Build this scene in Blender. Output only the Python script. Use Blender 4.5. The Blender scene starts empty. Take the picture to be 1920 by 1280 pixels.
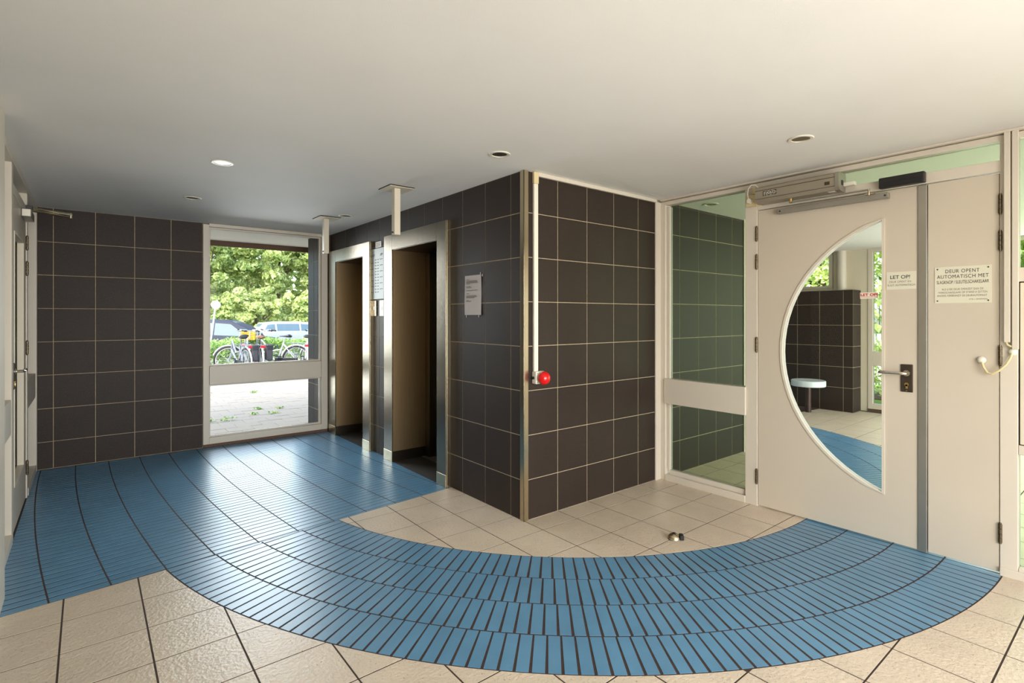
import bpy, bmesh, math, random
from mathutils import Vector, Matrix
random.seed(7)
PI = math.pi
S = bpy.context.scene
COL = S.collection

# ---------------------------------------------------------------- camera, sky, sun, large lights, exposure
CAM = Vector((-2.2747, -2.7046, 1.3697))
YAW = 0.8941
cd = bpy.data.cameras.new('camera'); cam = bpy.data.objects.new('camera', cd); COL.objects.link(cam)
cam.location = CAM
cam.rotation_euler = (PI / 2, 0, YAW - PI / 2)
cd.sensor_width = 36; cd.lens = 990.83 / 1920 * 36
cd.shift_y = -46.61 / 1920
cd.clip_start = 0.05; cd.clip_end = 300
S.camera = cam
S.view_settings.view_transform = 'Standard'; S.view_settings.look = 'None'
S.view_settings.gamma = 1; S.view_settings.use_curve_mapping = False
S.view_settings.exposure = 0.08
S.cycles.max_bounces = 10; S.cycles.diffuse_bounces = 5; S.cycles.glossy_bounces = 5
S.cycles.transparent_max_bounces = 16; S.cycles.caustics_reflective = False; S.cycles.caustics_refractive = False
S.cycles.sample_clamp_indirect = 4.0
S.cycles.use_denoising = True

world = bpy.data.worlds.new('world'); S.world = world; world.use_nodes = True
wn = world.node_tree; wn.nodes.clear()
sky = wn.nodes.new('ShaderNodeTexSky'); sky.sky_type = 'NISHITA'; sky.sun_disc = False
sky.sun_elevation = math.radians(48); sky.sun_rotation = math.radians(230); sky.dust_density = 2.5
bg = wn.nodes.new('ShaderNodeBackground'); bg.inputs[1].default_value = 0.85
wo = wn.nodes.new('ShaderNodeOutputWorld')
wn.links.new(sky.outputs[0], bg.inputs[0]); wn.links.new(bg.outputs[0], wo.inputs[0])

def sun_light(direction, strength, color):
    l = bpy.data.lights.new('sun', 'SUN'); l.energy = strength; l.angle = math.radians(2); l.color = color
    o = bpy.data.objects.new('sun', l); COL.objects.link(o)
    o.rotation_euler = Vector(direction).to_track_quat('-Z', 'Y').to_euler()
    o.location = (0, 0, 12)
sun_light((0.62, -0.25, -0.74), 7.2, (1.0, 0.95, 0.84))

def area_light(name, loc, direction, sx, sy, power, color, spread=180):
    l = bpy.data.lights.new(name, 'AREA'); l.shape = 'RECTANGLE'; l.size = sx; l.size_y = sy
    l.energy = power; l.color = color; l.spread = math.radians(spread)
    o = bpy.data.objects.new(name, l); COL.objects.link(o); o.location = loc
    o.rotation_euler = Vector(direction).to_track_quat('-Z', 'Z').to_euler()
    return o
# area lamps added to boost daylight at the glazing: behind the camera, vestibule, back window
area_light('fill_rear_glazing', (-1.2, -4.85, 1.25), (-0.08, 1, 0.10), 2.7, 2.1, 118, (1.0, 0.985, 0.96), 130)  # unseen fill lamp, added to lift the interior
area_light('daylight_right_glazing', (1.44, -3.95, 1.35), (-0.85, 0.55, 0.28), 1.7, 1.8, 10, (1.0, 0.975, 0.93))
area_light('daylight_vestibule_front', (4.1, -4.85, 1.25), (0, 1, 0.05), 4.4, 2.1, 175, (0.92, 0.98, 1.0))
area_light('daylight_vestibule_side', (6.50, -2.0, 1.3), (-1, 0, 0), 3.8, 2.0, 90, (0.92, 1.0, 0.95))
area_light('daylight_back_window', (-0.75, 3.69, 1.3), (0, -1, -0.45), 0.95, 2.1, 25, (0.93, 0.98, 1.0), 120)
area_light('fill_left_corridor', (-4.3, 1.0, 1.0), (0.8, 0, 0.25), 3.0, 1.6, 12, (1.0, 0.93, 0.8))  # fill lamp added in the corridor to brighten the left ceiling

# ---------------------------------------------------------------- materials
MAT = {}
def lin(c):
    return tuple(((v / 255) / 12.92 if v / 255 <= 0.04045 else ((v / 255 + 0.055) / 1.055) ** 2.4) for v in c) + (1,)
def mat(name, rgb, rough=0.5, metal=0.0, spec=0.5, var=0.0, vscale=8.0, bump=0.0, bscale=60.0, speck=None, sscale=200, sth=0.62,
        emit=0, island=0.0, stretch=None, stain=None, coat=0.0):
    m = bpy.data.materials.new(name); m.use_nodes = True
    nt = m.node_tree; b = nt.nodes['Principled BSDF']; N = nt.nodes.new; L = nt.links.new
    base = lin(rgb)
    b.inputs['Base Color'].default_value = base
    b.inputs['Roughness'].default_value = rough; b.inputs['Metallic'].default_value = metal
    b.inputs['Specular IOR Level'].default_value = spec
    b.inputs['Coat Weight'].default_value = coat
    geo = N('ShaderNodeNewGeometry'); pos = geo.outputs['Position']
    if stretch:
        mp = N('ShaderNodeMapping'); mp.inputs['Scale'].default_value = stretch; L(pos, mp.inputs[0]); pos = mp.outputs[0]
    col = None
    def mixc(fac, a, c2, f=None):
        mx = N('ShaderNodeMix'); mx.data_type = 'RGBA'
        if f is not None: L(f, mx.inputs[0])
        else: mx.inputs[0].default_value = fac
        if isinstance(a, tuple): mx.inputs[6].default_value = a
        else: L(a, mx.inputs[6])
        mx.inputs[7].default_value = c2
        return mx.outputs[2]
    cur = base
    def ramp(src, lo, hi, lo_v=0.0, hi_v=1.0):
        r = N('ShaderNodeMapRange'); L(src, r.inputs[0])
        r.inputs[1].default_value = lo; r.inputs[2].default_value = hi; r.inputs[3].default_value = lo_v; r.inputs[4].default_value = hi_v
        return r.outputs[0]
    if var:
        n = N('ShaderNodeTexNoise'); n.inputs['Scale'].default_value = vscale; n.inputs['Detail'].default_value = 4; L(pos, n.inputs['Vector'])
        dark = tuple(v * (1 - var) for v in base[:3]) + (1,)
        cur = mixc(0, cur, dark, ramp(n.outputs[0], 0.35, 0.7))
    if island:
        dark = tuple(v * (1 - island) for v in base[:3]) + (1,)
        cur = mixc(0, cur, dark, geo.outputs['Random Per Island'])
    if speck:
        n = N('ShaderNodeTexNoise'); n.inputs['Scale'].default_value = sscale; n.inputs['Detail'].default_value = 2; L(pos, n.inputs['Vector'])
        cur = mixc(0, cur, lin(speck), ramp(n.outputs[0], sth, sth + 0.06))
    if stain:
        n = N('ShaderNodeTexNoise'); n.inputs['Scale'].default_value = 14; n.inputs['Detail'].default_value = 8; n.inputs['Roughness'].default_value = 0.75; L(pos, n.inputs['Vector'])
        cur = mixc(0, cur, lin(stain), ramp(n.outputs[0], 0.6, 0.78, 0, 0.8))
    if not isinstance(cur, tuple): L(cur, b.inputs['Base Color'])
    if bump:
        n = N('ShaderNodeTexNoise'); n.inputs['Scale'].default_value = bscale; n.inputs['Detail'].default_value = 5; L(pos, n.inputs['Vector'])
        bp = N('ShaderNodeBump'); bp.inputs['Strength'].default_value = bump; bp.inputs['Distance'].default_value = 0.004
        L(n.outputs[0], bp.inputs['Height']); L(bp.outputs[0], b.inputs['Normal'])
    if emit:
        b.inputs['Emission Color'].default_value = base; b.inputs['Emission Strength'].default_value = emit
    MAT[name] = m
    return m

mat('ceiling_paint', (232, 229, 223), 0.75, bump=0.15, bscale=300, var=0.03, vscale=2)
mat('white_paint', (211, 201, 184), 0.42, var=0.03, vscale=3)
mat('door_paint', (202, 190, 171), 0.45, var=0.05, vscale=2)
mat('cream_paint', (216, 206, 184), 0.5, var=0.04, vscale=3)
mat('dark_tile', (48, 38, 32), 0.5, spec=0.22, var=0.16, vscale=3, speck=(84, 70, 58), sscale=420, sth=0.6, bump=0.12, bscale=500)
mat('wall_grout', (178, 160, 132), 0.85, var=0.25, vscale=30)
mat('beige_tile', (216, 198, 174), 0.34, spec=0.5, var=0.10, vscale=5, speck=(132, 112, 92), sscale=110, sth=0.655, bump=0.8, bscale=62, stain=(180, 156, 128))
mat('blue_tile', (97, 143, 172), 0.30, spec=0.55, var=0.14, vscale=5, bump=0.12, bscale=120)
mat('floor_grout', (66, 47, 37), 0.8, var=0.3, vscale=40)
mat('steel', (124, 116, 102), 0.22, metal=1.0, bump=0.10, bscale=60, stretch=(30, 30, 0.6), var=0.12, vscale=3)
mat('steel_bright', (205, 190, 160), 0.22, metal=1.0)
mat('steel_reveal', (178, 152, 114), 0.36, metal=0.85, bump=0.1, bscale=60, stretch=(20, 20, 0.5), var=0.1)
mat('steel_dark', (92, 84, 72), 0.33, metal=1.0, bump=0.1, bscale=60, stretch=(20, 20, 0.5))
mat('aluminium', (176, 170, 158), 0.38, metal=0.85, var=0.06)
mat('operator_grey', (158, 148, 130), 0.42, metal=0.35, var=0.05)
mat('chrome', (225, 215, 200), 0.1, metal=1.0)
mat('bronze_plate', (82, 70, 60), 0.35, metal=0.7)
mat('brass', (206, 176, 112), 0.25, metal=1.0)
mat('hinge_metal', (112, 98, 76), 0.35, metal=0.9, var=0.4, vscale=90)
mat('black_plastic', (26, 24, 23), 0.35)
mat('black_rubber', (16, 16, 17), 0.6)
mat('gap_black', (22, 18, 15), 0.9)
mat('skirting', (92, 66, 52), 0.7, speck=(150, 110, 88), sscale=260, sth=0.6)
mat('red_plastic', (214, 6, 10), 0.22, coat=0.4)
mat('white_plastic', (228, 222, 204), 0.35)
mat('ivory_plastic', (214, 196, 150), 0.4)
mat('paper', (198, 190, 188), 0.85)
mat('ink', (48, 44, 44), 0.8)
mat('ink_soft', (112, 98, 88), 0.8)
mat('ink_red', (196, 18, 34), 0.6)
mat('sign_plate', (216, 212, 190), 0.4)
mat('lift_sign', (176, 186, 180), 0.4)
mat('lamp_button', (235, 235, 225), 0.3, emit=0.8)
mat('carpet', (52, 45, 38), 0.95, bump=0.5, bscale=400)
mat('paving', (142, 136, 128), 0.85, var=0.10, vscale=4, island=0.1, bump=0.3, bscale=80)
mat('paving_joint', (78, 74, 66), 0.95)
mat('asphalt', (120, 118, 116), 0.9, var=0.15, vscale=3)
mat('grass', (108, 140, 56), 0.95, var=0.4, vscale=2)
mat('bark', (92, 74, 56), 0.9, var=0.4, vscale=12)
mat('car_dark', (58, 62, 74), 0.55, spec=0.15)
mat('car_silver', (152, 158, 170), 0.5, spec=0.25)
mat('car_glass', (84, 104, 118), 0.2, spec=0.25)
mat('car_trim', (40, 42, 46), 0.5)
mat('wheel_metal', (188, 188, 190), 0.3, metal=0.8)
mat('tail_red', (206, 24, 30), 0.3)
mat('bike_grey', (136, 142, 152), 0.3, metal=0.4)
mat('bike_silver', (206, 210, 212), 0.28, metal=0.6)
mat('bike_white', (226, 226, 222), 0.35)
mat('bike_black', (44, 46, 52), 0.35)
mat('blue_enamel', (40, 132, 206), 0.3)
mat('pannier_cloth', (58, 58, 66), 0.8)
mat('saddle_brown', (112, 74, 58), 0.55)
mat('crate_yellow', (240, 178, 40), 0.5)
mat('stool_white', (214, 222, 222), 0.3)
mat('stool_stem', (74, 56, 48), 0.4, metal=0.4, var=0.4, vscale=20)
mat('lamp_glass', (236, 232, 222), 0.15, spec=0.8)

def leaf_mat(name, c1, c2):
    m = bpy.data.materials.new(name); m.use_nodes = True; nt = m.node_tree; nt.nodes.clear(); N = nt.nodes.new; L = nt.links.new
    g = N('ShaderNodeNewGeometry'); mx = N('ShaderNodeMix'); mx.data_type = 'RGBA'
    mx.inputs[6].default_value = lin(c1); mx.inputs[7].default_value = lin(c2); L(g.outputs['Random Per Island'], mx.inputs[0])
    d = N('ShaderNodeBsdfDiffuse'); t = N('ShaderNodeBsdfTranslucent'); gl = N('ShaderNodeBsdfGlossy'); gl.inputs['Roughness'].default_value = 0.45
    L(mx.outputs[2], d.inputs[0]); L(mx.outputs[2], t.inputs[0])
    a = N('ShaderNodeMixShader'); a.inputs[0].default_value = 0.5; L(d.outputs[0], a.inputs[1]); L(t.outputs[0], a.inputs[2])
    b = N('ShaderNodeMixShader'); b.inputs[0].default_value = 0.05; L(a.outputs[0], b.inputs[1]); L(gl.outputs[0], b.inputs[2])
    o = N('ShaderNodeOutputMaterial'); L(b.outputs[0], o.inputs[0]); MAT[name] = m
leaf_mat('leaf_bright', (244, 246, 184), (158, 184, 96))
leaf_mat('leaf_green', (226, 236, 156), (118, 150, 72))
leaf_mat('leaf_dark', (176, 206, 100), (96, 136, 58))
leaf_mat('leaf_hedge', (186, 214, 120), (96, 140, 62))

def glass_mat(name, tint, refl=1.0):
    m = bpy.data.materials.new(name); m.use_nodes = True; nt = m.node_tree; nt.nodes.clear(); N = nt.nodes.new; L = nt.links.new
    t = N('ShaderNodeBsdfTransparent'); t.inputs[0].default_value = tint + (1,)
    g = N('ShaderNodeBsdfGlossy'); g.inputs['Roughness'].default_value = 0.0; g.inputs[0].default_value = (refl, refl, refl, 1)
    f = N('ShaderNodeFresnel'); f.inputs[0].default_value = 1.45
    x = N('ShaderNodeMixShader'); L(f.outputs[0], x.inputs[0]); L(t.outputs[0], x.inputs[1]); L(g.outputs[0], x.inputs[2])
    o = N('ShaderNodeOutputMaterial'); L(x.outputs[0], o.inputs[0]); MAT[name] = m
glass_mat('clear_glass', (0.97, 0.985, 0.97), 0.10)
glass_mat('green_lit_glass', (0.79, 0.86, 0.74), 0.4)  # green daylight from the trees outside put into the glass tint

# ---------------------------------------------------------------- mesh helpers
class B:
    def __init__(s): s.bm = bmesh.new()
    def box(s, x0, x1, y0, y1, z0, z1, bev=0.0):
        r = bmesh.ops.create_cube(s.bm, size=1.0)
        for v in r['verts']:
            v.co = Vector(((x0 + x1) / 2 + v.co.x * abs(x1 - x0), (y0 + y1) / 2 + v.co.y * abs(y1 - y0), (z0 + z1) / 2 + v.co.z * abs(z1 - z0)))
        if bev:
            es = list({e for v in r['verts'] for e in v.link_edges})
            bmesh.ops.bevel(s.bm, geom=es, offset=bev, segments=2, affect='EDGES', profile=0.5)
        return s
    def cyl(s, p0, p1, r0, r1=None, seg=16, cap=True):
        r1 = r0 if r1 is None else r1
        p0 = Vector(p0); p1 = Vector(p1); d = p1 - p0
        M = Matrix.Translation((p0 + p1) / 2) @ d.to_track_quat('Z', 'Y').to_matrix().to_4x4()
        bmesh.ops.create_cone(s.bm, cap_ends=cap, segments=seg, radius1=r0, radius2=r1, depth=d.length, matrix=M)
        return s
    def tube(s, pts, r, seg=8):
        pts = [Vector(p) for p in pts]; rings = []; up = None
        for i, p in enumerate(pts):
            d = (pts[min(i + 1, len(pts) - 1)] - pts[max(i - 1, 0)]).normalized()
            if up is None: up = Vector((0, 0, 1)) if abs(d.z) < 0.9 else Vector((1, 0, 0))
            a = d.cross(up).normalized(); b2 = a.cross(d).normalized(); up = b2
            rr = r[i] if isinstance(r, (list, tuple)) else r
            rings.append([s.bm.verts.new(p + (a * math.cos(2 * PI * k / seg) + b2 * math.sin(2 * PI * k / seg)) * rr) for k in range(seg)])
        for A, C in zip(rings, rings[1:]):
            for k in range(seg): s.bm.faces.new((A[k], A[(k + 1) % seg], C[(k + 1) % seg], C[k]))
        s.bm.faces.new(rings[0][::-1]); s.bm.faces.new(rings[-1])
        return s
    def ring(s, c, R, r, axis='y', seg=28, rs=6, a0=0, a1=2 * PI, u=None, v=None):
        c = Vector(c)
        u = u or {'y': Vector((1, 0, 0)), 'x': Vector((0, 1, 0)), 'z': Vector((1, 0, 0))}[axis]
        v = v or {'y': Vector((0, 0, 1)), 'x': Vector((0, 0, 1)), 'z': Vector((0, 1, 0))}[axis]
        w = u.cross(v); full = abs(a1 - a0) > 2 * PI - 1e-6
        n = seg if full else seg + 1; rr = []
        for i in range(n):
            a = a0 + (a1 - a0) * i / seg; d = u * math.cos(a) + v * math.sin(a)
            rr.append([s.bm.verts.new(c + d * (R + r * math.cos(2 * PI * k / rs)) + w * (r * math.sin(2 * PI * k / rs))) for k in range(rs)])
        for i in range(n if full else n - 1):
            A = rr[i]; C = rr[(i + 1) % n]
            for k in range(rs): s.bm.faces.new((A[k], A[(k + 1) % rs], C[(k + 1) % rs], C[k]))
        return s
    def lathe(s, prof, loc, seg=24, axis='z'):
        rr = []
        for (r, h) in prof:
            row = []
            for k in range(seg):
                a = 2 * PI * k / seg; x = r * math.cos(a); y = r * math.sin(a)
                p = {'z': (x, y, h), 'x': (h, x, y), 'y': (x, h, y)}[axis]
                row.append(s.bm.verts.new(Vector(loc) + Vector(p)))
            rr.append(row)
        for A, C in zip(rr, rr[1:]):
            for k in range(seg): s.bm.faces.new((A[k], A[(k + 1) % seg], C[(k + 1) % seg], C[k]))
        if prof[0][0] > 1e-5: s.bm.faces.new(rr[0][::-1])
        if prof[-1][0] > 1e-5: s.bm.faces.new(rr[-1])
        bmesh.ops.remove_doubles(s.bm, verts=s.bm.verts, dist=1e-6)
        return s
    def prism(s, poly, h0, h1, fn):
        lo = [s.bm.verts.new(fn(a, b, h0)) for a, b in poly]; hi = [s.bm.verts.new(fn(a, b, h1)) for a, b in poly]
        n = len(poly)
        s.bm.faces.new(lo[::-1]); s.bm.faces.new(hi)
        for i in range(n): s.bm.faces.new((lo[i], lo[(i + 1) % n], hi[(i + 1) % n], hi[i]))
        return s
    def mesh(s, name, smooth=False):
        bmesh.ops.recalc_face_normals(s.bm, faces=s.bm.faces)
        me = bpy.data.meshes.new(name); s.bm.to_mesh(me); s.bm.free()
        if smooth:
            for p in me.polygons: p.use_smooth = True
            me.update()
            try: me.set_sharp_from_angle(angle=math.radians(40))
            except Exception: pass
        return me

XY = lambda a, b, h: (a, b, h)
YZ = lambda a, b, h: (h, a, b)
XZ = lambda a, b, h: (a, h, b)

def link(name, me, m, parent=None, smooth=False):
    o = bpy.data.objects.new(name, me); COL.objects.link(o)
    if m is not None and len(me.materials) == 0: me.materials.append(MAT[m])
    if parent is not None:
        o.parent = parent
        if parent.get('_w'): o.matrix_parent_inverse = Matrix.Translation(-Vector(parent['_w']))
    return o
def obj(name, b, m, parent=None, smooth=False):
    return link(name, b.mesh(name, smooth), m, parent)
def tag(o, label=None, cat=None, group=None, kind=None):
    if label: o['label'] = label
    if cat: o['category'] = cat
    if group: o['group'] = group
    if kind: o['kind'] = kind
    return o
def thing(name, label, cat, loc, rotz=0.0, group=None, world=True):
    o = bpy.data.objects.new(name, None); COL.objects.link(o); o.location = loc; o.rotation_euler = (0, 0, rotz)
    o.empty_display_size = 0.1
    if world: o['_w'] = tuple(float(v) for v in loc)
    return tag(o, label, cat, group)
def struct(name, b=None, m=None, label=None, loc=(0, 0, 0)):
    if b is None:
        o = bpy.data.objects.new(name, None); COL.objects.link(o); o.location = loc; o['_w'] = tuple(float(v) for v in loc)
    else: o = obj(name, b, m)
    o['kind'] = 'structure'
    if label: o['label'] = label
    return o
def copy_tree(o, parent=None):
    c = o.copy(); COL.objects.link(c)
    if parent is not None:
        inv = o.matrix_parent_inverse.copy(); c.parent = parent; c.matrix_parent_inverse = inv
    for ch in list(o.children): copy_tree(ch, c)
    return c

def text_mesh(s, w, h, spacing=1.0, bold=0.0):
    cu = bpy.data.curves.new('lettering', 'FONT'); cu.body = s; cu.size = 1; cu.space_character = spacing; cu.offset = bold
    o = bpy.data.objects.new('lettering', cu); COL.objects.link(o)
    bpy.context.view_layer.update()
    me = bpy.data.meshes.new_from_object(o.evaluated_get(bpy.context.evaluated_depsgraph_get()))
    bpy.data.objects.remove(o); bpy.data.curves.remove(cu)
    xs = [v.co.x for v in me.vertices]; ys = [v.co.y for v in me.vertices]
    x0, x1, y0, y1 = min(xs), max(xs), min(ys), max(ys)
    for v in me.vertices:
        v.co.x = ((v.co.x - x0) / (x1 - x0) - 0.5) * w; v.co.y = ((v.co.y - y0) / (y1 - y0) - 0.5) * h; v.co.z = 0
    return me
def letter_x(s, x, y, z, w, h, m, parent, spacing=1.0, bold=0.0):
    """lettering on a face that looks towards -x; (y, z) is its middle"""
    me = text_mesh(s, w, h, spacing, bold)
    for v in me.vertices: v.co = Vector((x, y - v.co.x, z + v.co.y))
    me.materials.append(MAT[m])
    return link('lettering', me, None, parent)

# ---------------------------------------------------------------- dimensions
HC = 2.35            # ceiling height
XL, YB, XS, XV = -2.63, 3.62, 1.50, 6.55
YR = -5.0            # rear end of both rooms
CX, CY = 1.48, 1.33  # centre of the blue arc
RIN, ROUT = 2.49, 3.48
PITCH = (ROUT - RIN) / 4

# ---------------------------------------------------------------- ceiling with holes for the downlights
LIGHTS = [(-1.605, 1.075), (-1.60, 2.35), (-0.315, 2.315), (-0.335, -0.17), (0.79, -1.43), (1.963, -0.197)]
bm = bmesh.new()
def loop(pts, z):
    vs = [bm.verts.new((x, y, z)) for x, y in pts]
    return [bm.edges.new((vs[i], vs[(i + 1) % len(vs)])) for i in range(len(vs))]
es = loop([(-4.75, YR - 0.1), (7.0, YR - 0.1), (7.0, 5.0), (-4.75, 5.0)], HC)
for (x, y) in LIGHTS:
    es += loop([(x + 0.058 * math.cos(2 * PI * k / 24), y + 0.058 * math.sin(2 * PI * k / 24)) for k in range(24)], HC)
bmesh.ops.triangle_fill(bm, use_beauty=True, use_dissolve=False, edges=es)
for f in bm.faces:
    if f.normal.z > 0: f.normal_flip()
me = bpy.data.meshes.new('ceiling'); bm.to_mesh(me); bm.free()
ceiling = link('ceiling', me, 'ceiling_paint'); ceiling['kind'] = 'structure'
ceiling['label'] = 'smooth cream painted ceiling with small recessed downlights'
obj('roof_slab', B().box(-4.75, 7.0, YR - 0.1, 5.0, HC + 0.16, HC + 0.5), 'cream_paint', ceiling)

# ---------------------------------------------------------------- floor
floor = struct('floor', B().box(-4.6, XV, YR, YB + 0.03, -0.08, -0.0015), 'floor_grout', 'floor of beige stone tiles crossed by a curved band of narrow blue tiles')
floor2 = struct('ground', B().box(-60, 60, -60, 60, -0.40, -0.34).box(-20, 30, 17, 29, -0.34, -0.30), 'asphalt', 'grey asphalt ground outside the building')

def clip(poly, g, arc=None):
    n = len(poly); gs = [g(p) for p in poly]
    if all(v >= 0 for v in gs): return poly
    if all(v < 0 for v in gs): return []
    st = next(i for i in range(n) if gs[i] >= 0 and gs[i - 1] < 0)
    out = []; ex = None
    for k in range(n):
        i = (st + k) % n; j = (i + 1) % n; a, b = poly[i], poly[j]; ga, gb = gs[i], gs[j]
        if ga >= 0: out.append(a)
        if (ga >= 0) != (gb >= 0):
            lo, hi = 0.0, 1.0
            for _ in range(30):
                mid = (lo + hi) / 2; p = (a[0] + (b[0] - a[0]) * mid, a[1] + (b[1] - a[1]) * mid)
                if (g(p) >= 0) == (ga >= 0): lo = mid
                else: hi = mid
            if ga >= 0: ex = p; out.append(p)
            else:
                if arc and ex:
                    for q in range(1, 6):
                        t = q / 6; m = (ex[0] + (p[0] - ex[0]) * t - CX, ex[1] + (p[1] - ex[1]) * t - CY)
                        rr = math.hypot(*m); out.append((CX + m[0] * arc / rr, CY + m[1] * arc / rr))
                out.append(p)
    res = []
    for p in out:
        if not res or math.hypot(p[0] - res[-1][0], p[1] - res[-1][1]) > 1e-4: res.append(p)
    if len(res) > 2 and math.hypot(res[0][0] - res[-1][0], res[0][1] - res[-1][1]) < 1e-4: res.pop()
    return res if len(res) > 2 else []
def area(p): return abs(sum(p[i][0] * p[(i + 1) % len(p)][1] - p[(i + 1) % len(p)][0] * p[i][1] for i in range(len(p)))) / 2
rad = lambda p: math.hypot(p[0] - CX, p[1] - CY)
LN = (0.808 - 0.705) / (-0.968 + 1.934)
line = lambda p: (0.705 + LN * ((p[0] if p[0] < CX else 2 * CX - p[0]) + 1.934)) - p[1]      # > 0 on the arc side of the seam
Fv = Vector((math.cos(YAW), math.sin(YAW))); Rv = Vector((math.sin(YAW), -math.cos(YAW)))
def in_view(x, y, z=0.0):
    d = Vector((x, y)) - CAM.xy; w = d.dot(Fv); u = d.dot(Rv)
    return w > 0.3 and abs(u / w) < 1.02 and (CAM.z - z) / w < 0.75
def in_solid(x, y):
    return (0.0 < x < 2.911 and y > 0.0) or (6.2 < x and y > 0.113)
def slab(b, poly, z0=-0.009, z1=0.0):
    b.prism(poly, z0, z1, XY)

xl = [0.007 - 0.2965 * k for k in range(16, 0, -1)] + [0.007 + 0.3075 * k for k in range(0, 22)]
yl = [-0.18 - 0.301 * k for k in range(16, -1, -1)] + [-0.18 + 0.295 * k for k in range(1, 14)]
far_tiles = B(); nfar = 0
for i in range(len(xl) - 1):
    for j in range(len(yl) - 1):
        x0, x1, y0, y1 = xl[i] + 0.0036, xl[i + 1] - 0.0036, yl[j] + 0.0036, yl[j + 1] - 0.0036
        if x1 > XV or y1 < YR or (x0 < XL and y0 > 0.6): continue
        cxm, cym = (x0 + x1) / 2, (y0 + y1) / 2
        if in_solid(cxm, cym) and in_solid(x0, y0): continue
        sq = [(x0, y0), (x1, y0), (x1, y1), (x0, y1)]
        sq = clip(sq, lambda p: line(p) - 0.004)
        if not sq: continue
        for poly in (clip(sq, lambda p: RIN - 0.003 - rad(p), RIN - 0.003), clip(sq, lambda p: rad(p) - ROUT - 0.003, ROUT + 0.003)):
            if not poly or area(poly) < 1e-4: continue
            if in_view(cxm, cym) and cxm < 1.75:
                b = B(); dz = random.uniform(-0.0003, 0.0003); slab(b, poly, -0.009, dz)
                obj('floor_tile', b, 'beige_tile', floor)
            else:
                slab(far_tiles, poly); nfar += 1
o = obj('floor_tile_field', far_tiles, 'beige_tile', floor); o['kind'] = 'stuff'

TW, TL = 0.0505, PITCH - 0.009
blue = []    # (distance, polygon)
def rect_at(cx_, cy_, ang, w, l):
    ca, sa = math.cos(ang), math.sin(ang)
    return [(cx_ + a * ca - c * sa, cy_ + a * sa + c * ca) for a, c in ((-l / 2, -w / 2), (l / 2, -w / 2), (l / 2, w / 2), (-l / 2, w / 2))]
for k in range(4):
    r0 = RIN + k * PITCH; rm = r0 + PITCH / 2; dth = 0.0588 / r0; th = math.radians(186) + k * 0.004
    while th < math.radians(356):
        c = (CX + rm * math.cos(th), CY + rm * math.sin(th))
        poly = rect_at(c[0], c[1], th, TW, TL)
        poly = clip(poly, lambda p: line(p) - 0.003)
        if poly and area(poly) > 0.0004 and not in_solid(*c): blue.append((c, poly))
        th += dth
FX, FY = 21.5, 3.62
dphi = 0.0575 / 22.5
for side in (0, 1):
    for k in range(-1, 11):
        xa = -2.60 + 0.2405 * k; R1 = FX - xa; rm = R1 - 0.1203
        n = 0
        while n * dphi < 0.15:
            phi = (n + 0.5) * dphi
            x = FX - rm * math.cos(phi); y = FY - 0.02 - rm * math.sin(phi) ; n += 1
            poly = rect_at(x, y, phi, TW - 0.0018, 0.2405 - 0.008)
            if side: poly = [(2 * CX - p[0], p[1]) for p in poly][::-1]; x = 2 * CX - x
            poly = clip(poly, lambda p: -0.003 - line(p))
            if side == 0:
                poly = clip(poly, lambda p: p[0] - XL) if poly else poly
                poly = clip(poly, lambda p: -0.005 - p[0]) if poly else poly
            if poly and area(poly) > 0.0004 and y < YB: blue.append(((x, y), poly))
blue.sort(key=lambda t: (not (in_view(*t[0]) and t[0][0] < 1.5), (Vector(t[0]) - CAM.xy).length))
field = B()
for n, (c, poly) in enumerate(blue):
    dz = random.uniform(-0.0002, 0.0002)
    if n < 298:
        b = B(); slab(b, poly, -0.008, dz); obj('blue_tile', b, 'blue_tile', floor)
    else: slab(field, poly, -0.008, dz)
o = obj('blue_tile_field', field, 'blue_tile', floor); o['kind'] = 'stuff'

# ---------------------------------------------------------------- tiled walls
def cuts(lines, a, b): return [a] + [v for v in lines if a + 0.02 < v < b - 0.02] + [b]
def subtract(r, holes):
    out = [r]
    for h in holes:
        nxt = []
        for (a, b, c, d) in out:
            if h[0] >= b or h[1] <= a or h[2] >= d or h[3] <= c: nxt.append((a, b, c, d)); continue
            if h[0] > a: nxt.append((a, h[0], c, d))
            if h[1] < b: nxt.append((h[1], b, c, d))
            aa, bb = max(a, h[0]), min(b, h[1])
            if h[3] < d: nxt.append((aa, bb, h[3], d))
            if h[2] > c: nxt.append((aa, bb, c, h[2]))
        out = nxt
    return [q for q in out if q[1] - q[0] > 0.02 and q[3] - q[2] > 0.02]
def tile_face(parent, axis, plane, inward, us, zs, holes=(), g=0.0026, m='dark_tile', field=False):
    """tiles 7 mm thick whose faces stand at plane; inward = +1/-1 points into the wall"""
    fb = B() if field else None
    for i in range(len(us) - 1):
        for j in range(len(zs) - 1):
            for (a, b, c, d) in subtract((us[i] + g, us[i + 1] - g, zs[j] + g, zs[j + 1] - g), holes):
                t = random.uniform(-0.0003, 0.0003); p0, p1 = plane + t, plane + inward * 0.007
                bb = fb or B()
                if axis == 'x': bb.box(min(p0, p1), max(p0, p1), a, b, c, d, 0.0008)
                else: bb.box(a, b, min(p0, p1), max(p0, p1), c, d, 0.0008)
                if not field: obj('wall_tile', bb, m, parent)
    if field: tag(obj('wall_tile_field', fb, m, parent), kind='stuff')
zrow = cuts([0.27 + 0.3 * k for k in range(8)], 0.0, HC)
ZH, LZ = 2.0, 2.0
L2 = (1.063, 1.88); L1 = (2.56, 3.34)
core = B()
core.box(0.0015, 2.9085, 0.0015, 0.9, 0, HC + 0.1)
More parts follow.
